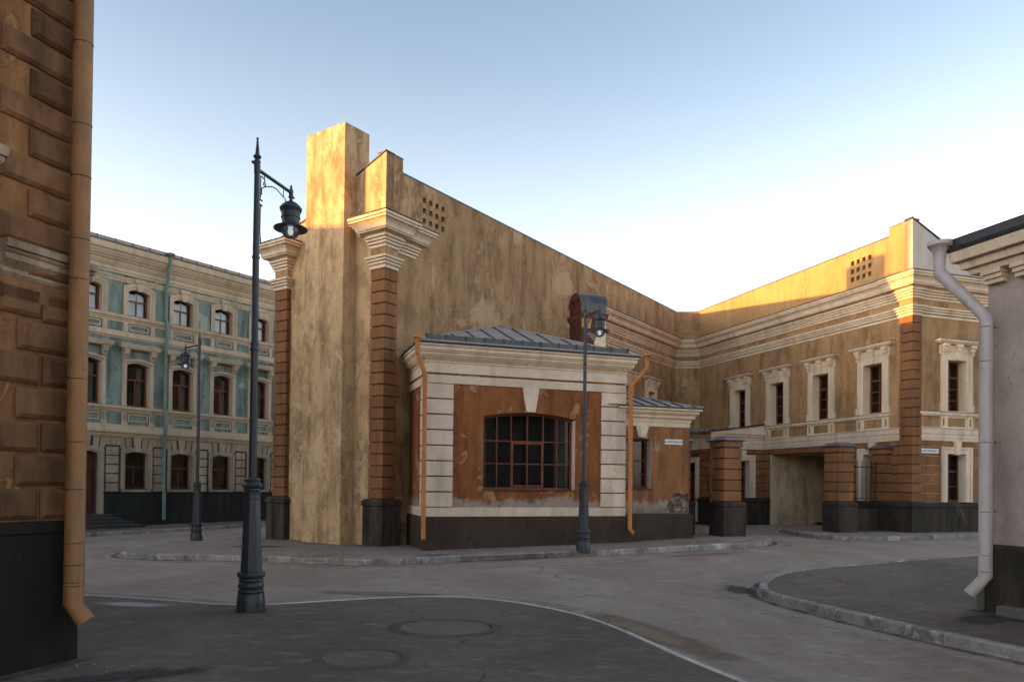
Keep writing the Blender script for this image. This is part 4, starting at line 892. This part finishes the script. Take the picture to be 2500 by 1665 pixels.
st = thing('stone_step', 'low stone step at the foot of the grey building, cut by the right picture edge', 'step', (*GWF.p(-.6, .2).xy, .12))
MB().rings(GWF, -2.2, -.30, -.2, .16, [(.05, 0), (.22, 0), (.235, -.015)]).build('slab', CONC, st)

# ------------------------------------------------------------------ left building (close, dark, rusticated)
left = thing('left_building', 'dark brown building filling the left edge, raised corner stones above a black plinth', 'building', (*LWF.P.xy, .12))
SC = .925; lz = lambda z: 1.6+(z-1.6)*SC
def lblock(s0, z0, z1, s1=.035): MB().block(LWF, s0*SC, s1, lz(z0), lz(z1), -.08, -.005, .032, .026).build('stone_block', LEFTB, left)
LWIN = arch(-4.6, -3.2, lz(1.6), lz(2.9), 0)
MB().plate(LWF, [(-12, .1), (.03, .1), (.03, 7.6), (-12, 7.6)], [], -.4, -.045).build('wall', LEFTW, left)
MB().box(LWF, -12, .02, -7.5, -.401, .1, 7.55).build('interior', LEFTW, left)
MB().rings(LWF, -12, .0, -7.5, .0, [(.0, .012), (lz(1.15), .0), (lz(1.155), .02), (lz(1.245), .015), (lz(1.255), -.03)]).build('plinth', LPL, left)
for i in range(-1, 5):
    d = .52*i
    lblock(-.485, 3.88+d, 4.115+d); lblock(-.735, 3.625+d, 3.855+d)
lblock(-.735, 3.02, 3.275, -.36*SC+.0); lblock(-.345, 3.0, 3.265)
for i in range(3):
    d = -.582*i
    lblock(-.565, 2.73+d, 2.985+d)
    if i < 2 or True:
        lblock(-.725, 2.44+d, 2.695+d, -.365*SC); lblock(-.335, 2.44+d, 2.695+d)
for x0 in (-1.20, -1.66, -2.2):
    for i in range(4): lblock(x0, 1.275+.582*i, 1.53+.582*i, (x0+.44)*SC)
prof = [(-.08, 3.30), (-.0, 3.30), (.02, 3.32), (.035, 3.345), (.02, 3.37), (.0, 3.375), (.0, 3.39), (.06, 3.45), (.055, 3.50), (.065, 3.505), (.075, 3.52), (.06, 3.535), (.065, 3.54), (.085, 3.545), (.085, 3.61), (-.08, 3.615)]
prof = [(o_-.02, lz(z_)) for o_, z_ in prof]
MB.side = 1
sweep([xy(LWF, -.70, -.3), xy(LWF, -.70, 0)][:0]+[xy(LWF, -.72*SC, -.01), xy(LWF, .045, -.01), xy(LWF, .045, -2)], prof, 1).build('stone_band', LEFTC, left)
MB().rings(LWF, -2.2, -.74*SC, -.2, -.02, [(lz(4.21), .0), (lz(4.24), .02), (lz(4.28), .02), (lz(4.285), .04), (lz(4.37), .045)]).build('sill_course', LEFTC, left)
lp0 = LWF.p(-.115, .115); lp1 = LWF.p(-.065, .19)
pp = drainpipe(left, [(lp0.x, lp0.y, 7.4), (lp0.x, lp0.y, .60), (lp1.x+.0, lp1.y, .46)], .074, PIPL, [(z, h) for z, h in ((5.23, True), (4.55, False), (4.12, True), (3.27, True), (3.6, False), (2.45, True), (1.93, False), (1.54, True), (1.1, False), (.92, True), (.78, False), (.75, False))], shoe=True, wall_n=LWF.n, brk=.14)
lo = Vector((lp1.x, lp1.y, .46)); ld = (lo-Vector((lp0.x, lp0.y, .60))).normalized()

# ------------------------------------------------------------------ blue house (far left)
blue = thing('blue_house', 'three-storey teal house with cream window surrounds, tan ground floor and blue-black plinth', 'building', (*BLF.P.xy, .1))
KS = range(-1, 4); cx = lambda k: -.30+1.735*k
S0, S1 = -36.0, 6.6  # walls and roof extended unseen to the left to block the low sun
oo = 0.0
ho = []
for k in range(-1, 4):
    c_ = cx(k); ho += [arch(c_-.41, c_+.41, 7.60, 8.49, .11, 8), arch(c_-.43, c_+.43, 4.34, 5.84, .10, 8)]
    if k >= 0: ho.append(arch(c_-.43, c_+.43, 1.36, 2.63, .09, 8))
door_h = arch(-2.50, -1.68, .48, 2.60, .1, 8)
MB().plate(BLF, [(S0, 3.4), (S1, 3.4), (S1, 10.0), (S0, 10.0)], [h for h in ho if h[0][1] > 3.5], -.4, 0, hd=.24).build('upper_wall', BLU, blue)
MB().plate(BLF, [(S0, .0), (S1, .0), (S1, 3.4), (S0, 3.4)], [h for h in ho if h[0][1] < 3.5]+[door_h], -.4, -.012, hd=.22).build('lower_wall', BGR, blue)
MB().box(BLF, S0, S1-.3, -6, -1.2, .2, 9.9).build('interior', DARK, blue); MB().box(BLF, S1-.2, S1, -6, -.401, .0, 9.95).build('end_wall', BLU, blue)
MB().rings(BLF, -1.47, S1, -.3, .03, [(-.3, 0), (1.22, 0), (1.225, .02), (1.25, .025), (1.26, -.02)]).build('plinth', BPL, blue)
MB().rings(BLF, S0, -2.72, -.3, .03, [(-.3, 0), (1.22, 0), (1.225, .02), (1.25, .025), (1.26, -.02)]).build('plinth', BPL, blue)
def bsw(nm, prof, mt=BTR): return sweep([xy(BLF, S0, 0), xy(BLF, S1, 0), xy(BLF, S1, -2)], [(-.1, prof[0][1])]+grooved(prof)+[(-.1, prof[-1][1])], 1).build(nm, mt, blue)
bsw('cornice', [(.03, 9.04), (.03, 9.10), (.06, 9.13), (.06, 9.25), (.10, 9.28), (.10, 9.30), (.12, 9.32), (.16, 9.40), (.16, 9.43), (.20, 9.45), (.24, 9.50), (.24, 9.52), (.30, 9.55), (.30, 9.58), (.34, 9.62), (.37, 9.68), (.37, 9.70), (.42, 9.72), (.44, 9.76), (.44, 9.96)])
bsw('eave_flashing', [(.48, 9.962), (.48, 9.985)], FLASH)
bsw('architrave_band', [(.02, 8.77), (.03, 8.82), (.05, 8.84), (.05, 8.87), (.08, 8.90), (.08, 8.94)])
bsw('top_sill_course', [(.03, 7.32), (.04, 7.38), (.07, 7.41), (.07, 7.44), (.12, 7.48), (.12, 7.50), (.13, 7.58)])
bsw('middle_band', [(.03, 6.74), (.04, 6.78), (.08, 6.81), (.08, 6.84), (.05, 6.85), (.05, 7.0)])
bsw('lower_sill_course', [(.03, 4.10), (.05, 4.15), (.08, 4.17), (.08, 4.20), (.13, 4.24), (.13, 4.32)])
bsw('storey_cornice', [(.03, 3.22), (.05, 3.27), (.08, 3.29), (.08, 3.32), (.13, 3.36), (.15, 3.39), (.15, 3.50), (.10, 3.505), (.06, 3.51), (.06, 3.66)])
MB().add([BLF.p(S0, .46, 9.99), BLF.p(S1, .46, 9.99), BLF.p(S1, -3.0, 10.62), BLF.p(S0, -3.0, 10.62), BLF.p(S1, -6, 9.99), BLF.p(S0, -6, 9.99)], [(0, 1, 2, 3), (3, 2, 4, 5)]).build('roof', ROOF, blue)  # ridge raised to lift the shadow edge it throws across the hall
x = -8.2
while x < S1-.1:
    b = min(S1, x+.62); MB().box(BLF, x+.02, b-.01, .36, .385, 10.0, 10.13).build('roof_edge_guard', ROOF, blue); MB().box(BLF, x-.012, x+.012, .34, .40, 9.99, 10.14).build('guard_post', FLASH, blue); x += .62
made = []
def both(k, fn):                              # build once for the bay k=0
    made.append(fn())
def bwin(c_):
    L = []
    # top storey
    a, b = c_-.40, c_+.40
    for e, o_ in ((.19, .03), (.13, .05), (.07, .065)):
        pass
    def sur(a, b, z0, zs, rise, ext, o_, mt, deep=0):
        q = arch(a, b, z0, zs, rise, 8); q = [(s_, z_-(.0006 if z_ == z0 else 0)) for s_, z_ in q]
        return MB().plate(BLF, arch(a-ext, b+ext, z0, zs+ext*.8, rise+.02, 8), [q], 0, o_, hd=deep or o_+.02)
    g_ = sur(a, b, 7.60, 8.48, .11, .19, .035, 0, .25).build('window_surround', BTR, blue)
    sur(a-.07, b+.07, 7.60, 8.55, .11, .12, .055, 0).build('surround_moulding', BTR, g_); sur(a-.13, b+.13, 7.60, 8.60, .11, .06, .07, 0).build('surround_moulding', BTR, g_)
    MB().plate(BLF, [(c_-.08, 8.53), (c_+.08, 8.53), (c_+.13, 8.80), (c_-.13, 8.80)], [], 0, .11).build('keystone', BTR, g_)
    MB().rings(BLF, c_-.14, c_+.14, -.02, .10, [(8.80, .0), (8.83, .03), (8.90, .04), (8.95, .045)]).build('keystone_cap', BTR, g_)
    L.append(g_)
    w = window(blue, BLF, a, b, 7.62, 8.48, -.18, rise=.11, grids=[([a+.05, c_, b-.05], [7.67, 8.19]), ([a+.05, b-.05], [8.19, None])], bar=.05, fw=.055)
    MB().box(BLF, a+.05, b-.05, -.26, -.18, 8.165, 8.215).build('transom', WOOD, w)
    MB().box(BLF, a+.05, c_-.10, -.34, -.32, 7.64, 8.5).build('curtain', CURT, w); MB().box(BLF, c_+.10, b-.05, -.34, -.32, 7.64, 8.5).build('curtain', CURT, w)
    MB().box(BLF, c_-.09, c_+.09, -.40, -.39, 7.64, 8.5).build('blind', CURT, w)
    L.append(w)
    # parapet panel below
    for x0, x1 in ((c_-.585, c_-.41), (c_+.43, c_+.585)): L.append(MB().plate(BLF, [(x0, 7.0), (x1, 7.0), (x1, 7.33), (x0, 7.33)], [], 0, .07).build('pedestal', BTR, blue)); MB().plate(BLF, arch(x0+.035, x1-.035, 7.05, 7.26, .03, 4), [], .06, .08).build('pedestal_panel', BTR, L[-1])
    def oct_(x0, x1, z0, z1, q): return [(x0+q, z0), (x1-q, z0), (x1, z0+q), (x1, z1-q), (x1-q, z1), (x0+q, z1), (x0, z1-q), (x0, z0+q)]
    L.append(MB().plate(BLF, oct_(c_-.35, c_+.37, 7.06, 7.28, .03), [oct_(c_-.31, c_+.33, 7.10, 7.24, .03)], 0, .04, hd=.04).build('apron_frame', BTR, blue))
    # middle storey
    a, b = c_-.42, c_+.42
    g2 = sur(a, b, 4.34, 5.83, .10, .16, .035, 0, .25).build('window_surround', BTR, blue)
    sur(a-.05, b+.05, 4.34, 5.88, .10, .10, .055, 0).build('surround_moulding', BTR, g2); sur(a-.12, b+.12, 5.80, 5.90, .10, .05, .09, 0).build('hood_moulding', BTR, g2) if False else None
    MB().plate(BLF, arch(a-.10, b+.10, 5.93, 5.95, .11, 8)[::1], [], 0, .0905).build('hood', BTR, g2) if False else None
    hp = [(a-.12+(b-a+.24)*i/8, 5.90+.10*(1-(2*i/8-1)**2)) for i in range(9)]
    MB().plate(BLF, [(s_, z_) for s_, z_ in hp]+[(s_, z_+.06) for s_, z_ in hp[::-1]], [], 0, .10).build('hood_moulding', BTR, g2)
    for x0, x1 in ((c_-.585, c_-.40), (c_+.41, c_+.60)):
        MB().rings(BLF, x0+.02, x1-.02, 0, .05, [(4.34, .01), (4.42, .01), (4.43, 0), (5.99, 0), (6.0, .015), (6.03, .015)]).build('pilaster', BTR, g2)
        MB().add([BLF.p(x0+.02, 0, 6.03), BLF.p(x1-.02, 0, 6.03), BLF.p(x1-.02, .07, 6.05), BLF.p(x0+.02, .07, 6.05), BLF.p(x0, 0, 6.33), BLF.p(x1, 0, 6.33), BLF.p(x1, .22, 6.33), BLF.p(x0, .22, 6.33), BLF.p(x0+.01, .17, 6.20), BLF.p(x1-.01, .17, 6.20)],
                 [(0, 1, 2, 3), (4, 5, 6, 7), (3, 2, 9, 8), (8, 9, 6, 7), (0, 3, 8, 7, 4), (1, 2, 9, 6, 5), (0, 1, 5, 4)]).build('console', BTR, g2)
        for f_ in range(3): MB().add([BLF.p(x0+.035+f_*.045, .071+.0, 6.07), BLF.p(x0+.055+f_*.045, .071, 6.07), BLF.p(x0+.055+f_*.045, .178, 6.20), BLF.p(x0+.035+f_*.045, .178, 6.20)], [(0, 1, 2, 3)]).build('console_flute', BGR, g2)
        MB().rings(BLF, x0, x1, 0, .20, [(6.33, .0), (6.335, .02), (6.38, .03)]).build('console_cap', BTR, g2)
    MB().rings(BLF, c_-.66, c_+.66, 0, .16, [(6.381, .0), (6.41, .04), (6.42, .06), (6.47, .07), (6.50, .09), (6.53, .09)]).build('entablature', BTR, g2)
    MB().rings(BLF, c_-.66, c_+.66, 0, .16, [(6.531, .10), (6.54, .10), (6.58, 0)]).build('entablature_flashing', BTR, g2)
    L.append(g2)
    w = window(blue, BLF, a, b, 4.36, 5.83, -.18, rise=.10, grids=[([a+.05, c_, b-.05], [4.41, 5.33]), ([a+.05, b-.05], [5.33, None])], bar=.055, fw=.055)
    MB().box(BLF, a+.05, b-.05, -.26, -.175, 5.30, 5.36).build('transom', WOOD, w); MB().box(BLF, b-.25, b-.08, -.42, -.40, 4.4, 5.8).build('curtain', paint('dim_curtain', (.25, .25, .23), .9), w)
    L.append(w)
    for x0, x1 in ((c_-.565, c_-.40), (c_+.43, c_+.60)):
        L.append(MB().rings(BLF, x0, x1, 0, .05, [(3.66, .02), (3.76, .02), (3.765, 0), (4.10, 0)]).build('pedestal', BTR, blue))
        for f_ in range(3): MB().box(BLF, x0+.035+f_*.04, x0+.050+f_*.04, .05, .0515, 3.80, 4.07).build('pedestal_flute', BGR, L[-1])
    L.append(MB().plate(BLF, [(c_-.35, 3.78), (c_+.38, 3.78), (c_+.38, 4.05), (c_-.35, 4.05)], [[(c_-.31, 3.82), (c_+.34, 3.82), (c_+.34, 4.01), (c_-.31, 4.01)]], 0, .04, hd=.04).build('apron_frame', BTR, blue))
    return L
def bground(c_):
    L = []; a, b = c_-.42, c_+.42
    def sur(ext, o_, e2=0):
        q = arch(a-e2, b+e2, 1.36, 2.62+e2*.6, .09, 8)
        return MB().plate(BLF, arch(a-ext, b+ext, 1.361, 2.62+ext*.8, .11, 8), [[(s_, z_-.001 if z_ < 1.4 else z_) for s_, z_ in q]], -.02, o_, hd=(.25 if not e2 else o_+.03))
    g_ = sur(.16, .035).build('window_surround', BGF, blue); sur(.16, .055, .08).build('surround_moulding', BGF, g_)
    MB().rings(BLF, a-.12, b+.12, -.1, .03, [(1.262, 0), (1.35, 0), (1.355, .02), (1.36, .0)]).build('window_sill', BGF, g_)
    MB().plate(BLF, [(c_-.09, 2.70), (c_+.09, 2.70), (c_+.14, 3.21), (c_-.14, 3.21)], [], -.02, .075).build('keystone', BGF, g_)
    L.append(g_)
    w = window(blue, BLF, a, b, 1.38, 2.62, -.18, rise=.09, grids=[([a+.05, c_, b-.05], [1.43, 2.16]), ([a+.05, b-.05], [2.16, None])], bar=.055, fw=.055, mat=WOODD)
    MB().box(BLF, a+.05, b-.05, -.26, -.175, 2.13, 2.19).build('transom', WOODD, w); L.append(w)
    return L
def bstones(c_, side_blocks=True):
    L = []
    for sg in (-1, 1):                 # voussoirs
        p = [(c_+sg*.18, 2.82), (c_+sg*.36, 2.80), (c_+sg*.43, 3.20), (c_+sg*.21, 3.20)]
        if sg < 0: p = p[::-1]
        L.append(MB().plate(BLF, p, [], -.02, .02).build('voussoir', BGF, blue))
        p = [(c_+sg*.40, 2.80), (c_+sg*.52, 2.76), (c_+sg*.60, 2.86), (c_+sg*.60, 2.93), (c_+sg*.87, 2.93), (c_+sg*.87, 3.20), (c_+sg*.47, 3.20)]
        if sg < 0: p = p[::-1]
        L.append(MB().plate(BLF, p, [], -.02, .02).build('stone_block', BGF, blue))
    for i in range(5):
        z = 1.275+.325*i; L.append(MB().block(BLF, c_+.65, c_+1.09, z, z+.285, -.02, .02, .012, .012).build('stone_block', BGF, blue))
    return L
P0_ = bwin(cx(0)); G0_ = bground(cx(0)); T0_ = bstones(cx(0))
for k in (-1, 1, 2, 3):
    dl = BLF.d*1.735*k
    for q in P0_+T0_: dup(q, dl)
    if k >= 0:
        for q in G0_: dup(q, dl)
a, b = -2.50, -1.68
ds = MB().plate(BLF, arch(a-.22, b+.22, .48, 2.60+.16, .12, 8), [arch(a, b, .479, 2.60, .10, 8)], -.02, .035, hd=.06).build('door_surround', BGF, blue)
MB().plate(BLF, arch(a-.15, b+.15, .48, 2.60+.12, .11, 8), [arch(a-.07, b+.07, .479, 2.66, .10, 8)], .02, .06).build('surround_moulding', BGF, ds)
MB().plate(BLF, [(-2.18, 2.68), (-2.0, 2.68), (-1.95, 3.21), (-2.23, 3.21)], [], -.02, .075).build('keystone', BGF, ds)
dd = MB().plate(BLF, arch(a, b, .48, 2.60, .10, 8), [], -.22, -.18, back=True).build('door', WOODD, blue)
for zz in ((.56, .80), (.86, 1.20), (1.28, 2.35)):
    for x0, x1 in ((a+.06, -2.13), (-2.05, b-.06)): MB().block(BLF, x0, x1, zz[0], zz[1], -.181, -.155, .02, .015).build('door_panel', WOODD, dd)
MB().tube([BLF.p(-2.13, -.15, 1.22), BLF.p(-2.13, -.10, 1.22), BLF.p(-2.03, -.10, 1.22)], .012, 8).build('handle', paint('nickel', (.5, .5, .5), .3, .9), dd)
steps_ = thing('entrance_steps', 'four dark stone steps up to the brown door of the teal house', 'steps', (*BLF.p(-2, .6).xy, .0))
for i, (zt, o_, se) in enumerate(((.49, .48, -1.36), (.38, .80, -1.16), (.27, 1.12, -.93), (.16, 1.44, -.70))):
    MB().rings(BLF, -3.2-.2*i, se, .036, o_, [(-.1, -.01), (zt-.04, -.01), (zt-.035, 0), (zt-.006, 0), (zt-.001*i, -.006)]).build('step', STEP, steps_)
hd_ = BLF.p(.62, .46); w1 = BLF.p(.68, .10); w2 = BLF.p(.68, .20); w3 = BLF.p(.68, .12)
ch_ = [(hd_.x, hd_.y, 9.95), (hd_.x, hd_.y, 9.72), (w1.x, w1.y, 8.90), (w1.x, w1.y, 7.72), (w2.x, w2.y, 7.55), (w2.x, w2.y, 6.88), (w3.x, w3.y, 6.66), (w3.x, w3.y, 4.42), (w2.x, w2.y, 4.25), (w2.x, w2.y, 3.46), (w3.x, w3.y, 3.24), (w3.x, w3.y, 1.36), (w3.x+.03, w3.y-.02, 1.22), (w3.x+.03, w3.y-.02, .26), (w3.x+.08, w3.y-.06, .20)]
drainpipe(blue, ch_, .062, PIPG, [(.9, False)], head=((hd_.x, hd_.y, 10.05), .16), wall_n=BLF.n)

# ------------------------------------------------------------------ gate piers and iron fence panel
def gate_pier(c, label, w=.70, d=.70, sh=.045, z0=.0, grp='rusticated gate piers with metal caps', zt=2.71, wf=.505, df=.61):
    fr = Fr(c, 71.2, 1); t = thing('gate_pier', label, 'gate pier', (*fr.p(w/2, -d/2).xy, .3), grp)
    MB().rings(fr, 0, w, -d, 0, [(-.2, 0), (1.09, 0), (1.10, -.015), (1.12, .0), (1.13, .01), (1.20, .01), (1.25, -.05)]).build('plinth', PL, t)
    s0, s1 = .03, .03+w-.16; o0, o1 = -(d-.04), -.04
    MB().rings(fr, s0+.03, s1-.03, o0+.03, o1-.03, [(1.2, 0), (2.9, 0)]).build('core', DARKJ, t)
    for i in range(5):
        zl = 1.252+.292*i; MB().rings(fr, s0, s1, o0, o1, [(zl+.014, -.012), (zl+.024, 0), (zl+.268, 0), (zl+.278, -.012)]).build('stone_block', QUO, t)
    MB().rings(fr, s0, s1, o0, o1, [(2.725, .01), (2.735, .03), (2.885, .03), (2.895, .0)]).build('top_block', QUO, t)
    MB().rings(fr, s0, s1, o0, o1, [(2.896, .10), (2.91, .105), (2.925, .10), (2.975, -.03), (2.985, -.03), (3.01, -.06)]).build('metal_cap', CAPM, t)
    return t
CAPM = paint('cap_metal', (.12, .13, .15), .32, .5, .15)
gate_pier((5.707, 20.035), 'front gate pier standing free on the rounded island tip')
gate_pier((4.45, 20.55), 'gate pier mostly hidden behind the corner of the low wing')
gate_pier((9.705, 22.107), 'gate pier right of the grey gateway recess, iron fence on its right side')
gate_pier((11.53, 22.99), 'gate pier against the corner of the yard building, right of the iron fence')
ff = Fr((9.705+.947*.62, 22.107+.322*.62), 0, 1)
pA = Vector((10.30, 22.62, 0)); pB = Vector((11.50, 23.25, 0)); fd = (pB-pA).normalized()
fr = Fr(pA.xy, math.degrees(math.atan2(fd.x, fd.y)), 1); Lf = (pB-pA).length
lw = thing('low_wall', 'low black wall under the iron fence between two gate piers', 'wall', (*fr.p(Lf/2).xy, .3))
MB().rings(fr, -.2, Lf+.3, -.30, .0, [(-.2, 0), (1.0, 0), (1.02, -.02)]).build('base', PL, lw)
fe = thing('iron_fence', 'black iron bar fence panel between two rusticated gate piers', 'fence', (*fr.p(Lf/2).xy, 1.0))
for z in (1.33, 2.30): MB().box(fr, -.05, Lf+.05, -.165, -.135, z, z+.028).build('rail', IRON, fe)
nb = 7
for i in range(nb):
    s = .03+i*(Lf-.06)/(nb-1); MB().tube([fr.p(s, -.15, 1.0), fr.p(s, -.15, 2.46)], [.011, .010], 7).build('bar', IRON, fe); MB().lathe(fr.p(s, -.15, 2.46), [(.010, 0), (.018, .02), (.002, .07)], 6).build('spike', IRON, fe)
for z in (1.30, 1.53, 1.76, 2.0, 2.25, 2.42): MB().tube([fr.p(-.06, -.15, z), fr.p(.10, -.15, z)], .008, 6).build('hook', IRON, fe)

# ------------------------------------------------------------------ street lamps
def street_lamp(c, z, ang, label):
    t = thing('street_lamp', label, 'street lamp', (c[0], c[1], z), 'dark grey cast-iron street lamps'); x, y = c
    C_ = (x, y, z)
    MB().lathe(C_, [(.163, -.05), (.163, .0), (.160, .10), (.150, .20), (.146, .205)], 28).build('base', LAMP, t, smooth=True)
    MB().lathe(C_, [(.13, .20), (.143, .212), (.148, .225), (.143, .245), (.128, .252), (.128, .256), (.141, .266), (.148, .285), (.146, .305), (.136, .33), (.126, .338), (.136, .345), (.139, .36), (.134, .375), (.124, .38), (.124, .384), (.150, .392), (.159, .412), (.157, .435), (.145, .452), (.11, .46)], 28).build('base_rings', LAMP, t, smooth=True)
    MB().lathe(C_, [(.128, .455), (.092, 1.30), (.091, 1.372)], 8, rot=R(22.5)-.35).build('octagonal_shaft', LAMP, t)
    MB().lathe(C_, [(.085, 1.292), (.094, 1.296), (.094, 1.306), (.085, 1.31)], 24).build('shaft_ring', LAMP, t, smooth=True)
    MB().lathe(C_, [(.085, 1.36), (.101, 1.366), (.101, 1.384), (.09, 1.39), (.092, 1.40), (.097, 1.405), (.094, 1.422), (.10, 1.43), (.119, 1.455), (.119, 1.463), (.10, 1.485), (.088, 1.50), (.086, 1.508), (.096, 1.522), (.094, 1.532), (.07, 1.548), (.04, 1.55)], 28).build('collar', LAMP, t, smooth=True)
    MB().lathe(C_, [(.045, 1.53), (.042, 3.04), (.053, 3.045), (.055, 3.06), (.048, 3.085), (.045, 3.10), (.050, 3.13), (.040, 3.145), (.038, 4.13), (.046, 4.135), (.047, 4.155), (.038, 4.165), (.033, 5.10), (.033, 5.14), (.037, 5.141), (.037, 5.27), (.040, 5.271), (.040, 5.285), (.03, 5.29), (.028, 5.31), (.045, 5.325), (.047, 5.335), (.04, 5.35), (.026, 5.355), (.010, 5.535), (.008, 5.54), (.016, 5.55), (.006, 5.565)], 20).build('pole', LAMP, t, smooth=True)
    u = Vector((math.cos(ang), math.sin(ang), 0)); A = Vector((x, y, z)); P = lambda r, h: A+u*r+Vector((0, 0, h)); w = Vector((-u.y, u.x, 0))
    arm = MB().tube([P(.02, 5.19), P(.73, 5.19)], .021, 12).build('arm', LAMP, t, smooth=True)
    MB().tube([P(-.035, 5.22), P(-.075, 5.235)], .012, 8).lathe(P(-.085, 5.22), [(.004, 0), (.018, .012), (.018, .024), (.004, .036)], 8).build('clamp_screw', LAMP, t, smooth=True)
    q = MB().tube([P(.075, 5.14), P(.075, 4.88), P(.045, 4.87)], .007, 6).tube([P(.075, 5.14), P(.15, 5.13), P(.15, 5.09), P(.17, 5.08), P(.17, 5.05), P(.135, 5.05), P(.135, 5.085)], .007, 6).tube([P(.15, 5.17), P(.15, 5.13)], .006, 6)
    q.tube([P(.095, 4.92)]+[P(.095+.50*i/10, 5.0+.11*math.sin(min(1, i/6)*math.pi/2)-.05*max(0, (i-6)/4)) for i in range(11)]+[P(.62, 5.02), P(.66, 5.0), P(.66, 4.965), P(.63, 4.965), P(.63, 4.99)], .007, 6).tube([P(.56, 5.18), P(.56, 5.06)], .006, 6)
    q.tube([P(.03, 4.86), P(.11, 4.85)], .010, 6).tube([P(.03, 4.80), P(.11, 4.79)], .010, 6).tube([P(.075, 4.80), P(.07, 4.47), P(.085, 4.40), P(.09, 4.35), P(.06, 4.36), P(.06, 4.40)], .007, 6).tube([P(.03, 4.50), P(.07, 4.50)], .008, 6)
    q.build('scroll_bracket', LAMP, t, smooth=True)
    MB().lathe(P(.73, 5.12), [(.018, -.10), (.022, 0), (.034, .005), (.034, .015), (.028, .02), (.028, .10), (.024, .11), (.008, .115), (.017, .135), (.012, .155), (.003, .17)], 14).tube([P(.75, 5.15), P(.80, 5.145)], .013, 8).build('arm_joint', LAMP, t, smooth=True)
    L0 = P(.73, 0)
    ln = MB().lathe(L0, [(.018, 5.085), (.03, 5.08), (.075, 5.055), (.115, 5.02), (.13, 5.0), (.139, 4.99), (.139, 4.975), (.128, 4.965), (.132, 4.955), (.128, 4.945), (.119, 4.94), (.115, 4.875), (.121, 4.872), (.121, 4.862), (.113, 4.858), (.108, 4.80), (.112, 4.785), (.14, 4.765), (.19, 4.745), (.209, 4.735), (.212, 4.725), (.205, 4.715), (.15, 4.722), (.118, 4.722), (.10, 4.73)], 30).build('lantern_hood', LAMP, t, smooth=True)
    gp = [(.117, 4.725)]+[(.117*math.cos(a_*math.pi/20)+.0, 4.715-.115*math.sin(a_*math.pi/20)) for a_ in range(0, 10)]
    MB().lathe(L0, gp, 24).build('glass_globe', GLOBE, ln, smooth=True)
    MB().lathe(L0, [(.02, 4.73), (.028, 4.72), (.036, 4.695), (.034, 4.675), (.022, 4.655), (.006, 4.65)], 16).build('bulb', BULB, ln, smooth=True)
    return t
street_lamp((-3.045, 8.753), .12, math.atan2(.70, .19), 'nearest street lamp, on the near pavement by its pale edge')
street_lamp((1.60, 16.57), .20, math.atan2(-.73, .25), 'street lamp in front of the rusty annex, arm towards the camera')
street_lamp((-8.358, 19.82), .09, math.atan2(.45, -.57), 'farthest street lamp, in front of the teal house')

# ------------------------------------------------------------------ street signs
def sign(fr, s0, s1, z0, z1, o, text, label, size, rough=0):
    t = MB().rings(Fr(fr.p(0, o), fr.phi, fr.out), s0, s1, 0, .012, [(z0, -.004), (z0+.006, 0), (z1-.006, 0), (z1, -.004)]).build('street_sign', SIGN)
    tag(t, label, 'street sign')
    cu = bpy.data.curves.new('lettering', 'FONT'); cu.body = text; cu.size = size; cu.align_x = 'CENTER'; cu.align_y = 'CENTER'; cu.extrude = .001; cu.offset = .0006
    x = bpy.data.objects.new('lettering', cu); COL.objects.link(x)
    p = fr.p((s0+s1)/2, o+.0135, (z0+z1)/2); x.matrix_world = Matrix(((fr.d.x, 0, fr.n.x, p.x), (fr.d.y, 0, fr.n.y, p.y), (0, 1, 0, p.z), (0, 0, 0, 1)))
    me = bpy.data.meshes.new_from_object(x); mw = x.matrix_world.copy(); bpy.data.objects.remove(x); me.transform(mw)
    me.materials.clear(); me.materials.append(INK); y = bpy.data.objects.new('lettering', me); COL.objects.link(y); y.parent = t; return t
sign(WF, -.78, -.25, 2.735, 2.87, -.05, 'ул.НЕГЛИННАЯ', 'white street name plate on the rusty wing beside the small red window', .072)
sign(RA, .48, 1.17, 2.74, 2.88, -.118, 'ул.НЕГЛИННАЯ 14', 'blurred white street name plate on the orange blocks of the yard building', .075)
